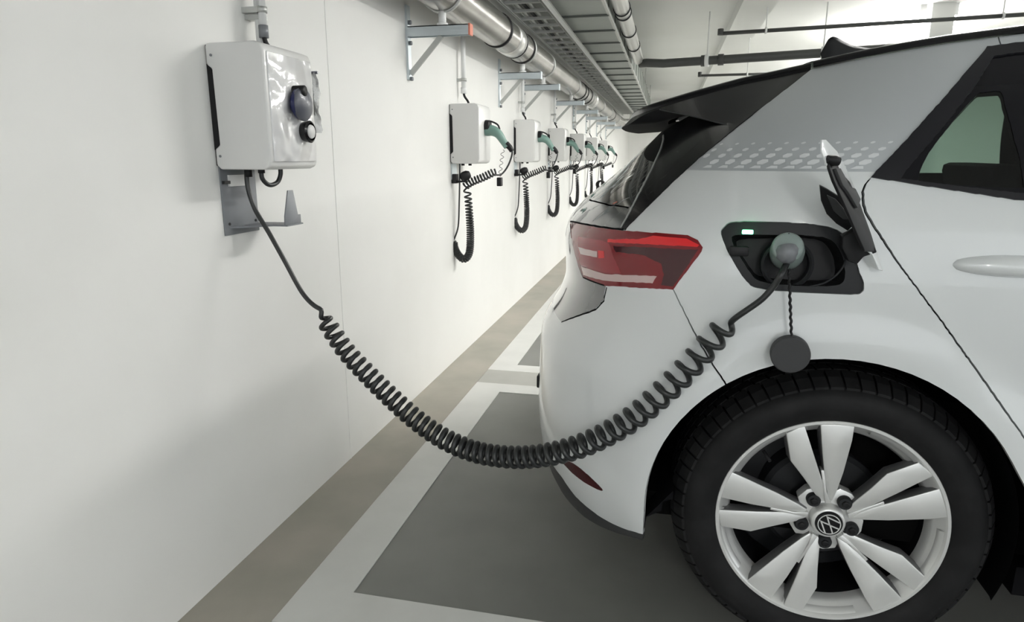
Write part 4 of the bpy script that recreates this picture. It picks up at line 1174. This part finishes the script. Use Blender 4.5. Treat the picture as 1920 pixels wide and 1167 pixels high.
    def ribbon(pts, wd, closed=False, rot=0.0):
        ca, sa = math.cos(rot), math.sin(rot); P = [Vector((x*ca-z*sa, x*sa+z*ca)) for x, z in pts]; n = len(P); Lq = []; Rq = []
        for i in range(n):
            a = P[(i-1) % n] if closed or i else P[i]; b = P[(i+1) % n] if closed or i < n-1 else P[i]
            d1 = (P[i]-a); d2 = (b-P[i]); d1 = d1.normalized() if d1.length > 0 else d2.normalized(); d2 = d2.normalized() if d2.length > 0 else d1
            n1 = Vector((-d1.y, d1.x)); n2 = Vector((-d2.y, d2.x)); m_ = (n1+n2).normalized(); l_ = wd/2/max(0.35, m_.dot(n1))
            Lq.append(P[i]+m_*l_); Rq.append(P[i]-m_*l_)
        vs = [Vector((WC.x+p.x, yf-0.0010, WC.z+p.y)) for p in Lq]+[Vector((WC.x+p.x, yf-0.0010, WC.z+p.y)) for p in Rq]
        vb = [v+Vector((0, 0.0012, 0)) for v in vs]; m = n
        fs = [(i, (i+1) % n, m+(i+1) % n, m+i) for i in range(n if closed else n-1)]
        em.add(vs+vb, fs+[(i, (i+1) % n, 2*m+(i+1) % n, 2*m+i) for i in range(n if closed else n-1)]+[(m+i, m+(i+1) % n, 3*m+(i+1) % n, 3*m+i) for i in range(n if closed else n-1)])
    em = MB(); rot = math.radians(-135)
    ribbon([(0.0235*math.cos(2*PI*k/48), 0.0235*math.sin(2*PI*k/48)) for k in range(48)], 0.0022, True)
    R0 = 0.0225
    def pc(deg, r_=R0): return (r_*math.sin(math.radians(deg)), r_*math.cos(math.radians(deg)))
    ribbon([pc(-22), (0.0, 0.0030), pc(22)], 0.0030, False, rot)                                     # the V
    ribbon([pc(-62), (-0.0085, -0.0165), (0.0, 0.0012), (0.0085, -0.0165), pc(62)], 0.0030, False, rot)   # the W
    em.build('emblem', m_alloy, root, merge=False)
    # valve
    v0 = L2(1432, 846, 1.52); MB().tube([WC+Vector((v0[0], 0.03, v0[1])), WC+Vector((v0[0]*0.93, 0.0, v0[1]*0.93))], 0.004, 8).build('valve', m_blk, root)
    return root
w1 = build_wheel()
w2 = copy_tree(w1, parent=car); w2.location = Vector(w1.location)+Vector((2.77, 0, 0))
for wv_ in (w1, w2):
    c = copy_tree(wv_, parent=car); c.location = Vector((wv_.location.x, -wv_.location.y, wv_.location.z)); c.rotation_euler = (0, 0, PI)
# ---------------------------------------------------------------- charging port: socket, flap, cap, plug
pc_ = atd(1476, 487, 1.47)
mb = MB(); mb.lathe([(0.052, 0.030), (0.052, 0.006), (0.047, 0.002), (0.043, 0.006), (0.043, 0.03)], pc_+Vector((0, -0.012, -0.010)), (0, 1, 0), 40); mb.build('socket_ring', m_blk2, bez, autos=40)
lg = on(1402, 436, 1, SY+0.006); mb = MB(); mb.box(lg+Vector((-0.011, -0.001, -0.004)), lg+Vector((0.011, 0.006, 0.005))); mb.build('status_light', m_led, bez, bevel=0.002)
mb = MB(); q1 = atd(1376, 462, SY+0.006); mb.box(q1+Vector((-0.008, -0.004, -0.02)), q1+Vector((0.03, 0.006, 0.0))); mb.build('port_catch', m_blk, bez, bevel=0.003)
# flap: outer white skin and black inner liner, hinged at the right
def poly3(pxs, y):
    return [atd(u, v, yy) for (u, v), yy in zip(pxs, y)]
def slab(name, loop, thick, mt, parent, bevel=0.001):
    c = sum(loop, Vector())/len(loop); n = Vector((0, 0, 0))
    for i in range(len(loop)): n += (loop[i]-c).cross(loop[(i+1) % len(loop)]-c)
    n.normalize(); vs = loop+[p+n*thick for p in loop]; m_ = len(loop)
    mb = MB(); mb.add(vs, [tuple(range(m_)), tuple(range(2*m_-1, m_-1, -1))]+[(i, (i+1) % m_, m_+(i+1) % m_, m_+i) for i in range(m_)])
    return mb.build(name, mt, parent, bevel=bevel)
# plane of the open flap: hinge edge near x=1600 px on the body, swung out towards the camera
F0 = atd(1645, 490, 1.415); F1 = atd(1545, 268, 1.30); fa = (F1-F0).normalized()
vd = ((F0+F1)/2-CAM).normalized(); pe_ = fa.cross(vd).normalized()
if pe_.dot(right) < 0: pe_ = -pe_
fw = (vd*math.cos(math.radians(20))+pe_*math.sin(math.radians(20))).normalized()
fn_ = fa.cross(fw).normalized()
if fn_.dot(vd) > 0: fn_ = -fn_
def flap_pt(u, v):
    r = ray(u, v); return CAM+r*(fn_.dot(F0-CAM)/fn_.dot(r))
fl_px = [(1541, 262), (1549, 262), (1570, 284), (1588, 318), (1612, 372), (1634, 440), (1652, 495), (1656, 508), (1648, 506), (1636, 478), (1618, 462), (1590, 400), (1560, 330), (1541, 285)]
flap = slab('charging_flap', [flap_pt(*p) for p in fl_px], 0.003, m_white, car, 0.0008)
fi_px = [(1550, 292), (1562, 296), (1572, 322), (1590, 342), (1610, 385), (1630, 440), (1640, 473), (1618, 472), (1604, 440), (1585, 395), (1560, 340), (1552, 316)]
slab('flap_liner', [flap_pt(*p)+fn_*0.004 for p in fi_px], 0.006, m_blk, flap, 0.002)
fr_px = [(1557, 318), (1566, 318), (1584, 352), (1594, 356), (1604, 376), (1598, 392), (1580, 362), (1570, 350)]
slab('flap_rib', [flap_pt(*p)+fn_*0.010 for p in fr_px], 0.006, m_rub, flap, 0.001)
mb = MB(); cpt = flap_pt(1554, 303)+fn_*0.008; mb.lathe([(0, -0.01), (0.008, -0.01), (0.010, 0.0), (0.007, 0.012), (0, 0.014)], cpt, (-1, -0.3, 0.2), 14); mb.build('flap_latch', m_blk, flap, autos=40)
# dc flap: leaf-shaped black cover
leaf = [(1537, 348), (1552, 356), (1573, 369), (1590, 392), (1603, 420), (1590, 434), (1568, 420), (1550, 402), (1540, 378)]
def lp_(u, v): 
    q = (v-348)/90.0; return atd(u, v, 1.405+0.035*q)
slab('inner_cover', [lp_(*p) for p in leaf], 0.008, m_blk, car, 0.002)
leaf2 = [(1549, 366), (1566, 374), (1582, 393), (1590, 412), (1580, 412), (1562, 396)]
slab('cover_seal', [lp_(*p)+Vector((0, -0.006, 0)) for p in leaf2], 0.006, m_rub, car, 0.002)
hg = [(1590, 432), (1606, 420), (1622, 440), (1637, 470), (1612, 478), (1600, 492), (1584, 486), (1572, 462), (1573, 440)]
slab('flap_hinge', [atd(u, v, 1.430) for u, v in hg], -0.03, m_blk, car, 0.003)
# cord inside the port
mb = MB(); mb.tube(cr([atd(1583, 472, 1.47), atd(1584, 492, 1.45), atd(1570, 514, 1.448), atd(1545, 531, 1.452), atd(1515, 538, 1.455)], 6), 0.0022, 6); mb.build('cover_cord', m_blk2, bez)
# plug
pl_ = thing('charging_plug', atd(1476, 485, 1.43), 'grey green charging plug pushed into the car socket', 'plug')
ce = [atd(1474, 452, 1.475), atd(1475, 462, 1.452), atd(1476, 474, 1.432), atd(1478, 486, 1.418)]
rp = []
base = atd(1475, 478, 1.49); tip = atd(1477, 462, 1.412)
mb = MB(); ax = (tip-base).normalized(); LN = (tip-base).length
mb.lathe([(0.0, 0.0), (0.031, 0.0), (0.034, 0.008), (0.034, LN*0.40), (0.031, LN*0.85), (0.028, LN*0.97), (0.024, LN), (0.0, LN+0.001)], base, ax, 36)
mb.build('plug_body', m_plug, pl_, autos=45)
mb = MB(); g0 = atd(1476, 468, 1.420); g1 = atd(1478, 484, 1.404); ax2 = (g1-g0).normalized()
mb.lathe([(0.022, -0.006), (0.024, 0.002), (0.021, 0.012), (0.012, 0.022), (0.0, 0.024)], g0+Vector((0, 0, -0.004)), (0.05, -0.6, -0.8), 24); mb.build('plug_grip', m_grey, pl_, autos=45)
mb = MB(); mb.tube([base+ax*(LN*0.3)+Vector((0, 0, 0.0338)), base+ax*(LN*0.9)+Vector((0, 0, 0.0275))], 0.0012, 6); mb.build('plug_seam', m_blk, pl_)
# hanging dust cap of the plug
t = thing('hanging_dust_cap', atd(1481, 665, 1.40), 'round dark rubber dust cap hanging on a cord under the charging port', 'cap')
c = atd(1482, 666, 1.400); r_ = 0.0385
mb = MB(); mb.lathe([(0.0, -0.003), (r_-0.002, -0.003), (r_, -0.001), (r_, 0.016), (r_-0.003, 0.018), (0.0, 0.018)], c, (0.06, 1, 0.05), 48); mb.build('cap_disc', m_rub, t, autos=40)
top = atd(1479, 505, 1.41); low = c+Vector((0, 0.007, r_-0.002)); cp = []
for k in range(141):
    f = k/140; p = top.lerp(low, f); cp.append(p+Vector((0.0009*math.sin(f*60), 0.0009*math.cos(f*60), 0)))
MB().tube(cp, 0.0028, 6).build('cap_cord', m_blk, t)
